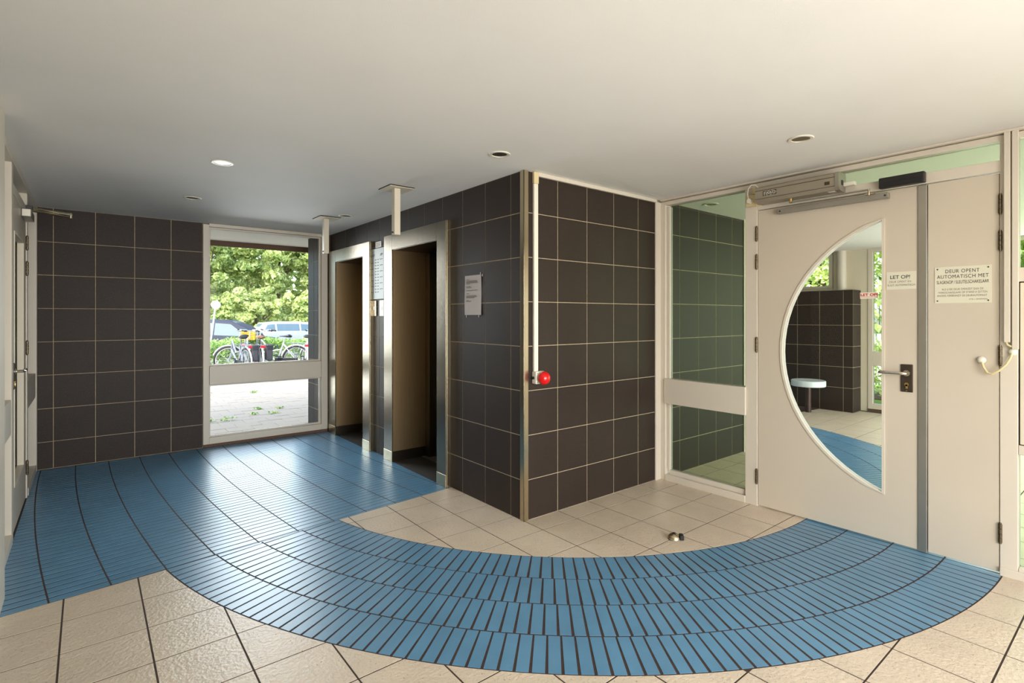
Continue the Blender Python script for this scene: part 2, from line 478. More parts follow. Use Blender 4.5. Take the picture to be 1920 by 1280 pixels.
for a, b in ((0.9, L2[0]), (L2[1], L1[0]), (L1[1], YB + 0.5)): core.box(0.0015, 2.907, a, b, 0, HC + 0.1)
for a, b in (L2, L1):
    core.box(0.55, 2.907, a, b, 0, HC + 0.1); core.box(0.0015, 0.55, a, b, ZH, HC + 0.1)
wall_core = struct('wall_middle', core, 'wall_grout', 'lift core wall clad in large dark brown tiles with pale joints')
tile_face(wall_core, 'x', 0.0, 1, cuts([0.1417 + 0.3 * k for k in range(13)], 0.0, YB), zrow, [(L2[0] - .05, L2[1] + .05, -0.1, ZH + .05), (L1[0] - .05, L1[1] + .05, -0.1, ZH + .05)])
tile_face(wall_core, 'y', 0.0, 1, cuts([0.3118 + 0.3 * k for k in range(4)], 0.0, 1.435), zrow)
tile_face(wall_core, 'y', 0.0, 1, cuts([1.797 + 0.2965 * k for k in range(4)], 1.57, 2.911), cuts([0.28 + 0.3 * k for k in range(8)], 0.0, HC))
obj('edge_profile', B().box(2.905, 2.925, -0.008, 0.012, 0, HC), 'white_paint', wall_core)
trim1 = struct('trim_1', B().box(-0.006, 0.034, -0.006, -0.0005, 0, HC, 0.001).box(-0.006, -0.0005, -0.006, 0.034, 0, HC, 0.001), 'steel_bright', 'brushed steel guard on the outer corner of the lift core')
trim2 = struct('trim_2', B().box(0.115, 1.435, -0.022, -0.001, 2.322, HC - 0.0005, 0.003), 'white_paint', 'white cove strip under the ceiling on the dark tiled wall')

zb = cuts([0.243 + 0.3 * k for k in range(8)], 0.0, HC)
wall_back = struct('wall_back', B().box(XL - 0.1, -1.337, YB + 0.0015, YB + 0.25, -0.3, HC + 0.1), 'wall_grout', 'dark tiled wall at the back left beside the window')
tile_face(wall_back, 'y', YB, 1, cuts([-2.516 + 0.3 * k for k in range(4)], XL, -1.337), zb)

# the stretch of tiled wall seen outside through the back window
wall_out = struct('wall_outside', B().box(-0.0985, 2.9, YB + 0.14, 4.12, -0.3, 2.36), 'wall_grout', 'dark tiled return of the lift core outside the back window')
tile_face(wall_out, 'x', -0.1, 1, [YB + 0.14, 3.9, 4.12], zb)

# vestibule
wall_v = struct('wall_vestibule', B().box(6.2015, 6.497, 0.1145, 3.6, 0, 1.746), 'wall_grout', 'low dark tiled partition behind the stool in the vestibule')
tile_face(wall_v, 'x', 6.2, 1, cuts([0.238 + 0.315 * k for k in range(12)], 0.113, 3.6), cuts([0.345 + 0.3 * k for k in range(5)], 0, 1.75))
tile_face(wall_v, 'y', 0.113, 1, [6.2, 6.5], cuts([0.345 + 0.3 * k for k in range(5)], 0, 1.75))
obj('capping', B().box(6.198, 6.5, 0.111, 3.6, 1.75, 1.757), 'aluminium', wall_v)

def frame_rect(b, axis, p0, p1, a0, a1, z0, z1, t, bev=0.003):
    def bx(u0, u1, w0, w1):
        if axis == 'x': b.box(p0, p1, u0, u1, w0, w1, bev)
        else: b.box(u0, u1, p0, p1, w0, w1, bev)
    bx(a0, a0 + t, z0, z1); bx(a1 - t, a1, z0, z1); bx(a0 + t, a1 - t, z0, z0 + t); bx(a0 + t, a1 - t, z1 - t, z1)
def pane(parent, axis, p, a0, a1, z0, z1, m='clear_glass', name='glass_pane'):
    b = B()
    if axis == 'x': b.box(p, p + 0.006, a0, a1, z0, z1)
    else: b.box(a0, a1, p, p + 0.006, z0, z1)
    return obj(name, b, m, parent)

# ---------------------------------------------------------------- back window
w1 = struct('window_1', None, label='tall back window with white frame and a deep cross rail', loc=(-0.69, YB, 0.03))
b = B(); b.box(-1.335, -1.279, YB - 0.012, YB + 0.09, 0.03, 2.335, 0.003); b.box(-0.105, -0.035, YB - 0.012, YB + 0.09, 0.03, 2.335, 0.003)
b.box(-1.279, -0.105, YB - 0.012, YB + 0.09, 0.03, 0.095, 0.003); b.box(-1.279, -0.105, YB - 0.012, YB + 0.09, 2.315, 2.349, 0.003)
obj('window_frame', b, 'white_paint', w1)
obj('window_rail', B().box(-1.277, -0.107, YB - 0.012, YB + 0.07, 0.652, 0.845, 0.004), 'white_paint', w1)
b = B(); frame_rect(b, 'y', YB + 0.03, YB + 0.06, -1.279, -0.105, 0.845, 2.315, 0.016, 0.002); obj('glazing_bead', b, 'white_paint', w1)
b = B(); frame_rect(b, 'y', YB + 0.03, YB + 0.06, -1.279, -0.105, 0.095, 0.652, 0.016, 0.002); obj('glazing_bead', b, 'white_paint', w1)
pane(w1, 'y', YB + 0.045, -1.265, -0.12, 0.86, 2.30); pane(w1, 'y', YB + 0.045, -1.265, -0.12, 0.11, 0.64)
base_b = struct('baseboard_back', B().box(-1.337, -0.02, YB - 0.006, YB + 0.1, -0.3, 0.032, 0.002), 'skirting', 'brown speckled stone base under the back window')

# soffit outside
trim3 = struct('trim_3', B().box(-4.7, 2.9, 4.97, 5.0, 2.28, 2.36), 'skirting', 'brown edge of the canopy outside the back window')

# ---------------------------------------------------------------- glazed left wall
wl = struct('wall_left', None, label='white timber and glass wall on the left with a door', loc=(XL, 1.6, 0))
xf = XL; xb = XL - 0.09
def add_frame(parts, name, m='white_paint'):
    for (x0, x1, y0, y1, z0, z1) in parts: obj(name, B().box(x0, x1, y0, y1, z0, z1, 0.003), m, wl)
add_frame([(xb, -2.588, 0.50, 0.84, 0, HC)], 'mullion')
add_frame([(xb, xf, 1.655, 1.735, 0, 2.30), (xb, xf, 2.70, 2.765, 0, 2.30), (xb, xf + 0.006, 3.56, YB, 0, 2.30)], 'mullion')
add_frame([(xb, xf + 0.008, YR, YB, 2.30, HC)], 'header')
add_frame([(xb + 0.01, xf - 0.004, 1.735, 2.70, 2.135, 2.20)], 'door_head')
add_frame([(xb + 0.02, xf - 0.002, 0.84, 1.655, 0.66, 0.87), (xb + 0.02, xf - 0.002, 2.765, 3.56, 0.66, 0.87)], 'cross_rail')
add_frame([(xb, xf + 0.004, 0.84, 1.655, 0.0, 0.06), (xb, xf + 0.004, 2.765, 3.56, 0.0, 0.06)], 'bottom_rail')
for (a, c, z0, z1) in ((0.84, 1.655, 0.06, 0.66), (0.84, 1.655, 0.87, 2.30), (2.765, 3.56, 0.06, 0.66), (2.765, 3.56, 0.87, 2.30), (1.735, 2.70, 2.20, 2.30)):
    pane(wl, 'x', xb + 0.02, a, c, z0, z1)
for (a, c) in ((YR, -3.6), (-3.5, -2.2), (-2.1, -0.8), (-0.7, 0.5)):
    pane(wl, 'x', xb + 0.02, a, c, 0.06, 2.30)
    add_frame([(xb, xf, c, c + 0.1, 0, 2.30)], 'mullion')
wall_corr = struct('wall_corridor', B().box(-4.75, -4.6, YR, 5.0, -0.3, HC + 0.1).box(-4.6, XL - 0.1, YB, YB + 0.2, -0.3, HC + 0.1), 'cream_paint', 'cream wall of the corridor beyond the left door')

# ---------------------------------------------------------------- doors with a half-moon pane
def moon(y_edge, s, zc=1.129, hh=0.831, sag=0.594, grow=0.0, n=28):
    R = (hh * hh + sag * sag) / (2 * sag); yc = y_edge + s * (sag - R)     # circle centre on the far side of the edge
    R += grow; a = math.asin(min(1, (hh + grow * 0.6) / R)); pts = []
    for i in range(n + 1):
        t = -a + 2 * a * i / n
        pts.append((yc + s * R * math.cos(t), zc + R * math.sin(t)))
    ye = y_edge - s * grow
    pts[0] = (ye, pts[0][1]) if grow else pts[0]; pts[-1] = (ye, pts[-1][1]) if grow else pts[-1]
    return pts
def leaf_with_hole(name, x0, x1, y0, y1, z0, z1, hole, m, parent):
    """door leaf between x0 and x1 with an opening of the given outline"""
    bm = bmesh.new()
    def ring(pts):
        vs = [bm.verts.new((x0, a, c)) for a, c in pts]
        return [bm.edges.new((vs[i], vs[(i + 1) % len(vs)])) for i in range(len(vs))]
    es = ring([(y0, z0), (y1, z0), (y1, z1), (y0, z1)]) + ring(hole)
    bmesh.ops.triangle_fill(bm, use_beauty=True, edges=es)
    r = bmesh.ops.extrude_face_region(bm, geom=bm.faces[:])
    for v in [g for g in r['geom'] if isinstance(g, bmesh.types.BMVert)]: v.co.x = x1
    bmesh.ops.recalc_face_normals(bm, faces=bm.faces)
    me = bpy.data.meshes.new(name); bm.to_mesh(me); bm.free()
    return link(name, me, m, parent)
def bead_outline(x0, x1, outer, inner, m, parent):
    bm = bmesh.new(); n = len(outer)
    A = [bm.verts.new((x0, a, c)) for a, c in outer]; C = [bm.verts.new((x0, a, c)) for a, c in inner]
    D = [bm.verts.new((x1, a, c)) for a, c in outer]; E2 = [bm.verts.new((x1, a, c)) for a, c in inner]
    for i in range(n):
        j = (i + 1) % n
        bm.faces.new((A[i], A[j], C[j], C[i])); bm.faces.new((D[i], E2[i], E2[j], D[j]))
        bm.faces.new((A[i], D[i], D[j], A[j])); bm.faces.new((C[i], C[j], E2[j], E2[i]))
    bmesh.ops.recalc_face_normals(bm, faces=bm.faces)
    me = bpy.data.meshes.new('glazing_bead'); bm.to_mesh(me); bm.free()
    return link('glazing_bead', me, m, parent)
def hinge(parent, x, y, z, sx):
    b = B()
    for k in range(4): b.cyl((x, y, z - 0.05 + 0.025 * k + 0.001), (x, y, z - 0.025 + 0.025 * k - 0.001), 0.0085, seg=10)
    b.cyl((x, y, z - 0.056), (x, y, z - 0.05), 0.006, seg=8).cyl((x, y, z + 0.05), (x, y, z + 0.056), 0.006, seg=8)
    obj('hinge', b, 'hinge_metal', parent, True)
def door_handle(parent, x, y, z, s, sx):
    """back plate, lever pointing to s along y, key cylinder; sx = -1 faces -x"""
    p = obj('handle_plate', B().box(min(x, x + sx * 0.007), max(x, x + sx * 0.007), y - 0.03, y + 0.03, z - 0.082, z + 0.082, 0.003), 'bronze_plate', parent)
    zl = z + 0.03; xo = x + sx * 0.052
    b = B().cyl((x + sx * 0.006, y, zl), (x + sx * 0.016, y, zl), 0.018, seg=20)
    b.tube([(x + sx * 0.01, y, zl), (x + sx * 0.045, y, zl), (xo, y + s * 0.012, zl), (xo, y + s * 0.03, zl), (xo, y + s * 0.08, zl), (xo, y + s * 0.118, zl), (xo - sx * 0.006, y + s * 0.126, zl)], 0.0095, 12)
    obj('lever', b, 'chrome', parent, True)
    b = B().cyl((x + sx * 0.006, y, z - 0.036), (x + sx * 0.012, y, z - 0.036), 0.011, seg=16).box(min(x + sx * .006, x + sx * .012), max(x + sx * .006, x + sx * .012), y - 0.006, y + 0.006, z - 0.062, z - 0.036, 0.001)
    obj('key_cylinder', b, 'brass', parent, True)
    obj('screw', B().cyl((x + sx * 0.006, y, z - 0.074), (x + sx * 0.009, y, z - 0.074), 0.004, seg=8), 'steel_bright', parent)

# right-hand automatic door (door_1) and its fixed side leaf (door_2)
XD = XS + 0.004
d1 = struct('door_1', None, label='white automatic door with a large half-moon glass pane', loc=(XS, -0.84, 0))
zt = 2.132
hole = moon(-1.604, 1)
leaf_with_hole('door_leaf', XD, XD + 0.042, -1.783, -0.841, 0.012, zt, moon(-1.604, 1, grow=0.014), 'door_paint', d1)
bead_outline(XD - 0.005, XD + 0.047, moon(-1.604, 1, grow=0.015), hole, 'white_paint', d1)
b = B(); b.prism(moon(-1.604, 1, grow=0.006), XD + 0.018, XD + 0.024, YZ); obj('glass_pane', b, 'clear_glass', d1)
obj('meeting_strip', B().box(XD - 0.006, XD + 0.045, -1.827, -1.784, 0.006, zt, 0.002), 'aluminium', d1)
for z in (1.968, 1.765, 1.166, 0.215): hinge(d1, XD - 0.006, -0.832, z, -1)
door_handle(d1, XD, -1.731, 1.006, 1, -1)
d2 = struct('door_2', None, label='narrow white side leaf right of the half-moon door', loc=(XS, -2.13, 0))
obj('door_leaf', B().box(XD, XD + 0.042, -2.136, -1.831, 0.014, zt, 0.002), 'door_paint', d2)
for z in (1.966, 1.773, 1.163, 0.222): hinge(d2, XD - 0.006, -2.141, z, -1)

# ---------------------------------------------------------------- right glazed screen
wr = struct('wall_right', None, label='white glazed timber screen holding the half-moon door', loc=(XS, -1.0, 0))
XE = XS + 0.075
def rp(name, y0, y1, z0, z1, x0=XS, x1=XE, bev=0.003, m='white_paint'):
    return obj(name, B().box(x0, x1, y0, y1, z0, z1, bev), m, wr)
rp('filler_strip', -0.012, -0.0005, 0, 2.33, 1.432, XS, 0.002)
rp('mullion', -0.056, -0.0005, 0, 2.318)
rp('glazing_reveal', -0.085, -0.057, 0.085, 2.29, XS + 0.02, XE - 0.012)
rp('mullion', -0.837, -0.746, 0, 2.318)
rp('mullion', -2.21, -2.139, 0, 2.318)
rp('top_rail', YR, -0.0005, 2.300, 2.332, XS - 0.003)
rp('cornice', YR, -0.023, 2.336, 2.3495, XS - 0.03)
rp('door_head', -2.145, -0.837, 2.138, 2.20, XS - 0.001)
rp('bottom_rail', -0.746, -0.0565, 0.0, 0.052, XS - 0.006)
rp('bottom_rail', -0.746, -0.086, 0.0525, 0.09, XS + 0.018, XE - 0.012)
rp('cross_rail', -0.752, -0.052, 0.645, 0.852, XS - 0.014, XE)
pane(wr, 'x', XS + 0.045, -0.746, -0.085, 0.09, 0.645, 'green_lit_glass')
pane(wr, 'x', XS + 0.045, -0.746, -0.085, 0.852, 2.30, 'green_lit_glass')
pane(wr, 'x', XS + 0.045, -2.145, -0.837, 2.20, 2.30, 'green_lit_glass')
rp('base_strip', -2.40, -2.14, 0.0, 0.045, XS - 0.012, XS)
# panel right of the doors
rp('cross_rail', -3.1, -2.2105, 1.552, 1.625); rp('cross_rail', -3.1, -2.2105, 0.652, 0.70); rp('bottom_rail', -3.1, -2.2105, 0, 0.06)
rp('mullion', -3.18, -3.1, 0, 2.318)
rp('panel_gap', -3.1, -2.2105, 0.70, 1.552, XS + 0.02, XS + 0.03, 0.0, 'gap_black')
rp('infill_panel', -3.1, -2.2165, 0.705, 1.546, XS + 0.006, XS + 0.04, 0.002, 'cream_paint')
pane(wr, 'x', XS + 0.045, -3.1, -2.21, 1.625, 2.30, 'green_lit_glass'); pane(wr, 'x', XS + 0.045, -3.1, -2.21, 0.06, 0.652, 'green_lit_glass')
pane(wr, 'x', XS + 0.045, YR, -3.18, 0.06, 2.30, 'green_lit_glass')

# rear wall behind the camera and around the vestibule
wrear = struct('wall_rear', None, label='glazed rear wall', loc=(0, YR, 0))
b = B()
for x in (-4.6, XL - 0.04, -1.3, 0.1, XS, 2.9, 4.4, 6.5): b.box(x, x + 0.1, YR - 0.02, YR + 0.08, 0, HC)
b.box(-4.6, 6.6, YR - 0.02, YR + 0.08, 2.29, HC); b.box(-4.6, 6.6, YR - 0.02, YR + 0.08, 0, 0.1)
obj('window_frame', b, 'white_paint', wrear)

# vestibule window wall
wv = struct('window_2', None, label='white framed vestibule window beyond the half-moon door', loc=(XV, 0, 0))
def vp(name, y0, y1, z0, z1, x0=XV, x1=XV + 0.08, m='white_paint'): return obj(name, B().box(x0, x1, y0, y1, z0, z1, 0.003), m, wv)
vp('wall_panel', 0.04, 0.50, 0, HC, XV + 0.01, XV + 0.14, 'cream_paint')
obj('column', B().cyl((6.52, 0.372, 1.757), (6.52, 0.372, HC), 0.062, seg=20), 'white_paint', wv, True)
vp('window_frame', -0.02, 0.04, 0.03, HC); vp('window_frame', -1.5, -0.02, 0.04, 0.115); vp('window_frame', -1.5, -0.02, 2.30, HC)
vp('window_rail', -1.5, -0.02, 0.662, 0.868); vp('window_frame', -1.56, -1.5, 0, HC)
vp('baseboard', -1.5, 0.04, 0, 0.04, XV - 0.004, XV + 0.08, 'skirting')
for k in range(2):
    y1 = -1.56 - 1.25 * k; y0 = y1 - 1.25
    vp('window_frame', y0, y0 + 0.06, 0, HC); vp('window_rail', y0 + 0.06, y1, 0.662, 0.868); vp('window_frame', y0 + 0.06, y1, 0, 0.1); vp('window_frame', y0 + 0.06, y1, 2.30, HC)
pane(wv, 'x', XV + 0.04, -1.5, -0.02, 0.115, 0.662); pane(wv, 'x', XV + 0.04, -1.5, -0.02, 0.868, 2.30)
wv2 = struct('window_3', None, label='upper vestibule window above the low tiled partition', loc=(XV, 2, 1.8))
obj('wall_panel', B().box(XV + 0.01, XV + 0.2, 0.505, 3.9, -0.3, 1.80), 'cream_paint', wv2)
b = B(); b.box(XV, XV + 0.08, 0.505, 0.56, 1.80, HC, 0.003).box(XV, XV + 0.08, 3.5, 3.9, 1.80, HC, 0.003).box(XV, XV + 0.08, 0.56, 3.5, 1.80, 1.84, 0.003).box(XV, XV + 0.08, 0.56, 3.5, 2.30, HC, 0.003)
obj('window_frame', b, 'white_paint', wv2); pane(wv2, 'x', XV + 0.04, 0.56, 3.5, 1.84, 2.30)
wv3 = struct('wall_far', B().box(2.9, 3.6, YB, YB + 0.2, -0.3, HC + .1).box(5.4, 6.75, YB, YB + 0.2, -0.3, HC + .1), 'cream_paint', 'cream end wall of the vestibule')

# ---------------------------------------------------------------- left door
d3 = struct('door_3', None, label='white glazed door in the left wall', loc=(XL, 2.7, 0))
xd = XL - 0.05
rect = [(1.90, 0.30), (2.49, 0.30), (2.49, 1.90), (1.90, 1.90)]
big = [(1.885, 0.285), (2.505, 0.285), (2.505, 1.915), (1.885, 1.915)]
leaf_with_hole('door_leaf', xd, xd + 0.042, 1.74, 2.695, 0.012, zt, big, 'door_paint', d3)
bead_outline(xd, xd + 0.046, big, rect, 'cream_paint', d3)
pane(d3, 'x', xd + 0.004, 1.895, 2.495, 0.295, 1.905)
for z in (1.925, 1.732, 1.135, 0.232): hinge(d3, xd + 0.05, 2.698, z, 1)
door_handle(d3, xd + 0.042, 1.83, 0.996, 1, 1)

t = thing('door_closer', 'grey door closer with folding arm above the left door', 'door closer', (xd + 0.04, 2.5, 2.10))
obj('closer_body', B().box(xd + 0.043, xd + 0.095, 2.33, 2.62, 2.075, 2.13, 0.004), 'aluminium', t)
b = B().box(xd + 0.06, xd + 0.075, 2.585, 2.6, 2.13, 2.165).tube([(xd + 0.07, 2.59, 2.158), (-2.38, 2.72, 2.150)], 0.009, 8)
obj('main_arm', b, 'steel_bright', t, True)
obj('forearm', B().tube([(-2.37, 2.72, 2.172), (xd + 0.07, 2.655, 2.185)], [0.012, 0.007], 8).cyl((-2.378, 2.72, 2.142), (-2.378, 2.72, 2.182), 0.012, seg=12), 'steel_bright', t, True)
obj('bracket', B().box(xd + 0.042, xd + 0.085, 2.62, 2.69, 2.165, 2.20, 0.002), 'black_plastic', t)

# ---------------------------------------------------------------- lifts
def lift(label, y_far, y_near, o0, o1, top):
    t = thing('elevator', label, 'elevator', (0, (o0 + o1) / 2, 0), group='lift entrances in the dark tiled wall')
    fx = -0.042
    for (a, c) in ((y_near, o0), (o1, y_far)):
        obj('jamb', B().box(fx, -0.034, a, c, 0.10, top, 0.002), 'steel', t)
        obj('plinth', B().box(fx - 0.003, -0.034, a - 0.001, c + 0.001, 0.0, 0.10, 0.002), 'steel_bright', t)
    obj('header', B().box(fx, -0.0337, o0, o1, ZH, top, 0.002), 'steel', t)
    obj('outer_side', B().box(-0.034, -0.0005, y_far - 0.006, y_far, 0, top), 'steel', t)
    obj('edge_strip', B().box(fx + 0.006, 0.0, y_near - 0.012, y_near - 0.0005, 0, top, 0.001), 'steel_bright', t)
    for (a, c) in ((o0, o0 + 0.006), (o1 - 0.006, o1)):
        obj('reveal', B().box(-0.0337, 0.34, a, c, 0.10, ZH), 'steel_reveal', t)
        obj('reveal_plinth', B().box(-0.0337, 0.34, a, c + (0.002 if a == o0 else 0), 0, 0.10), 'steel_dark', t)
    obj('reveal_top', B().box(-0.0337, 0.34, o0, o1, ZH - 0.006, ZH), 'steel_dark', t)
    obj('door_mat', B().box(-0.03, 0.27, o0 + 0.006, o1 - 0.006, -0.003, 0.004), 'carpet', t)
    obj('sill', B().box(0.27, 0.50, o0, o1, -0.003, 0.006, 0.001), 'aluminium', t)
    obj('door_post', B().box(0.31, 0.39, o1 - 0.085, o1 - 0.007, 0.006, ZH - 0.006, 0.002), 'steel_dark', t)
    m = (o0 + o1) / 2
    obj('door_panel', B().box(0.37, 0.40, m + 0.002, o1 - 0.04, 0.008, ZH - 0.006, 0.002), 'steel_dark', t)
    obj('door_panel', B().box(0.40, 0.43, o0 + 0.006, m + 0.03, 0.008, ZH - 0.006, 0.002), 'steel_dark', t)
    return t
lift('nearer brushed steel lift entrance beside the paper notice', 2.052, 0.922, 1.063, 1.88, 2.142)
lift('farther brushed steel lift entrance beside the back window', 3.54, 2.392, 2.56, 3.34, 2.135)

# hanging posts
def hanger(label, x0, y0, zbot, plate):
    t = thing('hanging_post', label, 'ceiling post', ((x0 + 0.025), y0 + 0.025, HC - 0.001), group='cut-off posts hanging in front of the lifts')
    obj('spacer', B().box(*plate, HC - 0.007, HC - 0.0005), 'gap_black', t)
    obj('mounting_plate', B().box(plate[0] + 0.001, plate[1] - 0.001, plate[2] + 0.001, plate[3] - 0.001, HC - 0.011, HC - 0.007), 'cream_paint', t)
    obj('post', B().box(x0, x0 + 0.049, y0, y0 + 0.05, zbot, HC - 0.011, 0.003), 'cream_paint', t)
    obj('end_stub', B().cyl((x0 - 0.012, y0 + 0.025, zbot + 0.02), (x0, y0 + 0.025, zbot + 0.02), 0.006, seg=8), 'black_plastic', t)
hanger('square cream post hanging from the ceiling before the nearer lift', -0.473, 0.95, 1.988, (-0.533, -0.332, 0.898, 1.10))
hanger('square cream post hanging from the ceiling before the farther lift', -0.452, 2.53, 1.996, (-0.522, -0.318, 2.44, 2.66))

# downlights
labels = ['white-ringed downlight in the ceiling left, nearest the left edge of the blue floor', 'small downlight in the ceiling near the dark back wall',
          'small downlight beside the hanging post of the farther lift', 'downlight in the ceiling in front of the tiled corner',
          'downlight in the ceiling before the half-moon door', 'downlight in the vestibule seen through the glass side panel']
first = None
for (x, y), lb in zip(LIGHTS, labels):
    if first is None:
        t = thing('ceiling_light', lb, 'ceiling light', (x, y, HC), group='recessed ceiling downlights'); first = t
        b = B().lathe([(0.046, 0.0), (0.047, -0.004), (0.062, -0.005), (0.066, -0.001), (0.066, 0.0)], (x, y, HC - 0.0005), 32); obj('trim_ring', b, 'white_plastic', t, True)
        b = B().lathe([(0.046, -0.002), (0.040, 0.04), (0.020, 0.09), (0.0, 0.095)], (x, y, HC), 28); obj('reflector', b, 'chrome', t, True)
        b = B()
        for k in (-0.026, -0.0087, 0.0087, 0.026):
            h = math.sqrt(0.044 ** 2 - k * k)
            b.box(x + k - 0.001, x + k + 0.001, y - h, y + h, HC, HC + 0.014); b.box(x - h, x + h, y + k - 0.001, y + k + 0.001, HC, HC + 0.014)
        obj('louvre', b, 'steel_bright', t)
        obj('bulb', B().cyl((x - 0.006, y - 0.03, HC + 0.035), (x - 0.006, y + 0.03, HC + 0.035), 0.009, seg=12), 'lamp_glass', t, True)
    else:
        t = copy_tree(first); t.location = (x, y, HC); t['label'] = lb

# ---------------------------------------------------------------- things on the lift wall
t = thing('sign_board', 'pale lift floor directory board between the two lifts', 'sign', (0, 2.265, 1.80))
obj('board', B().box(-0.014, -0.001, 2.115, 2.388, 1.545, 2.052, 0.001), 'lift_sign', t)
letter_x('LIFT', -0.0146, 2.345, 1.985, 0.055, 0.022, 'ink', t, bold=0.02); letter_x('LIFT', -0.0146, 2.165, 1.985, 0.055, 0.022, 'ink', t, bold=0.02)
b = B()
for k in range(12):      # rows too small to read: short dashes
    z = 1.94 - 0.0295 * k
    for j, (ya, w) in enumerate(((2.362, 0.022), (2.30, 0.03), (2.245, 0.028), (2.19, 0.02), (2.155, 0.02))):
        if (k % 2 == 0 and j == 0) or (k % 2 and j > 2): continue
        b.box(-0.0148, -0.0138, ya - w / 2, ya + w / 2, z - 0.004, z + 0.004)
tag(obj('fine_print', b, 'ink_soft', t), kind='stuff')
t = thing('label_plate', 'small white label above the lift directory board', 'sign', (0, 2.26, 2.09))
obj('plate', B().box(-0.006, -0.0005, 2.19, 2.325, 2.062, 2.12, 0.001), 'white_plastic', t)
b = B()
for z in (2.105, 2.09, 2.075): b.box(-0.0068, -0.0058, 2.21, 2.305, z - 0.003, z + 0.002)
obj('fine_print', b, 'ink_soft', t)['kind'] = 'stuff'
for (a, c, lb) in ((2.300, 2.385, 'steel call button plate beside the farther lift frame'), (2.125, 2.222, 'steel call button plate beside the nearer lift frame')):
    t = thing('call_button', lb, 'lift button', (0, (a + c) / 2, 1.45), group='lift call buttons under the directory board')
    obj('plate', B().box(-0.010, -0.0005, a, c, 1.375, 1.532, 0.002), 'steel', t)
    m_ = (a + c) / 2
    obj('button', B().box(-0.014, -0.010, m_ - 0.009, m_ + 0.009, 1.435, 1.472, 0.002), 'lamp_button', t)
t = thing('paper_notice', 'white printed paper notice taped on the dark tiles', 'notice', (0, 0.596, 1.38))
bm = bmesh.new(); NR, NCc = 12, 6; g = []
for i in range(NR + 1):
    row = []
    for j in range(NCc + 1):
        u, v = j / NCc, i / NR; w = 0.004 + 0.0025 * math.sin(v * 5 + u * 2) * (0.3 + abs(u - 0.5))
        row.append(bm.verts.new((-w, 0.705 - 0.218 * u, 1.382 + 0.30 * v)))
    g.append(row)
for i in range(NR):
    for j in range(NCc): bm.faces.new((g[i][j], g[i][j + 1], g[i + 1][j + 1], g[i + 1][j]))
me = bpy.data.meshes.new('sheet'); bm.to_mesh(me); bm.free()
sh = link('sheet', me, 'paper', t); md = sh.modifiers.new('thickness', 'SOLIDIFY'); md.thickness = 0.0006
b = B()
for (v, x0, x1) in ((.895, .12, .30), (.86, .12, .78), (.835, .12, .80), (.812, .12, .82), (.785, .12, .34), (.72, .12, .38), (.695, .12, .44), (.62, .12, .80), (.54, .12, .30), (.485, .12, .74), (.46, .12, .78), (.435, .12, .62), (.37, .12, .28), (.345, .12, .42)):
    b.box(-0.0085, -0.0075, 0.705 - 0.218 * x1, 0.705 - 0.218 * x0, 1.382 + 0.3 * v - 0.0016, 1.382 + 0.3 * v + 0.0016)
obj('fine_print', b, 'ink_soft', t)['kind'] = 'stuff'
for (y, z) in ((0.50, 1.69), (0.475, 1.676), (0.685, 1.372), (0.52, 1.374)):
    obj('tape_strip', B().box(-0.003, -0.0008, y - 0.003, y + 0.003, z - 0.009, z + 0.009), 'paper', t)

# ---------------------------------------------------------------- emergency button and its trunking
tag(obj('cable_trunking', B().box(0.076, 0.112, -0.018, -0.0008, 1.0, 2.27, 0.002), 'white_plastic'), 'white cable trunking running down to the red push button', 'trunking')
tag(obj('trunking_cap', B().box(0.073, 0.115, -0.021, -0.0008, 2.271, 2.348, 0.002), 'ivory_plastic'), 'yellowed end piece of the trunking at the ceiling', 'trunking')
t = thing('emergency_button', 'big red mushroom push button on a white box', 'button', (0.11, 0, 0.96))
obj('housing', B().box(0.068, 0.150, -0.046, -0.0008, 0.916, 1.0, 0.006), 'white_plastic', t)
for dx in (0.078, 0.14):
    for dz in (0.925, 0.99): obj('screw', B().cyl((dx, -0.045, dz), (dx, -0.048, dz), 0.003, seg=8), 'ink', t)
b = B().lathe([(0.0, -0.118), (0.014, -0.116), (0.028, -0.109), (0.039, -0.098), (0.045, -0.084), (0.046, -0.074), (0.042, -0.066), (0.02, -0.062), (0.02, -0.046)], (0.112, 0, 0.957), 36, 'y')
obj('push_cap', b, 'red_plastic', t, True)
obj('gland', B().cyl((0.055, -0.02, 0.957), (0.068, -0.02, 0.957), 0.010, seg=12), 'black_plastic', t, True)

# ---------------------------------------------------------------- door operator and its gear
t = thing('door_operator', 'grey automatic door drive box above the half-moon door', 'door drive', (1.45, -1.14, 2.17))
prof = [(1.388, 2.188), (1.388, 2.268), (1.395, 2.275), (1.499, 2.275), (1.499, 2.165), (1.42, 2.165), (1.405, 2.168)]
obj('cover', B().prism([(a, c) for a, c in prof], -1.385, -0.876, XZ), 'operator_grey', t)
obj('ridge', B().box(1.3862, 1.3885, -1.385, -0.876, 2.247, 2.2495), 'gap_black', t)
obj('ridge', B().box(1.3862, 1.3885, -1.385, -0.876, 2.190, 2.1925), 'bronze_plate', t)
obj('end_cap', B().prism([(a + (0.003 if a > 1.4 else -0.003), c + (0.003 if c > 2.2 else -0.003)) for a, c in prof[:3] + prof[3:]], -1.408, -1.3855, XZ), 'aluminium', t)
letter_x('FAAC', 1.3872, -0.978, 2.224, 0.094, 0.033, 'ink', t, spacing=1.0, bold=0.06)
letter_x('FAAC', 1.3862, -0.978, 2.224, 0.080, 0.021, 'white_plastic', t, spacing=1.08)
obj('rating_label', B().box(1.3868, 1.388, -1.355, -1.325, 2.205, 2.226), 'bronze_plate', t)
obj('white_label', B().box(1.41, 1.45, -1.375, -1.335, 2.1635, 2.165), 'white_plastic', t)
obj('switch', B().box(1.43, 1.452, -1.412, -1.408, 2.20, 2.23), 'black_plastic', t)
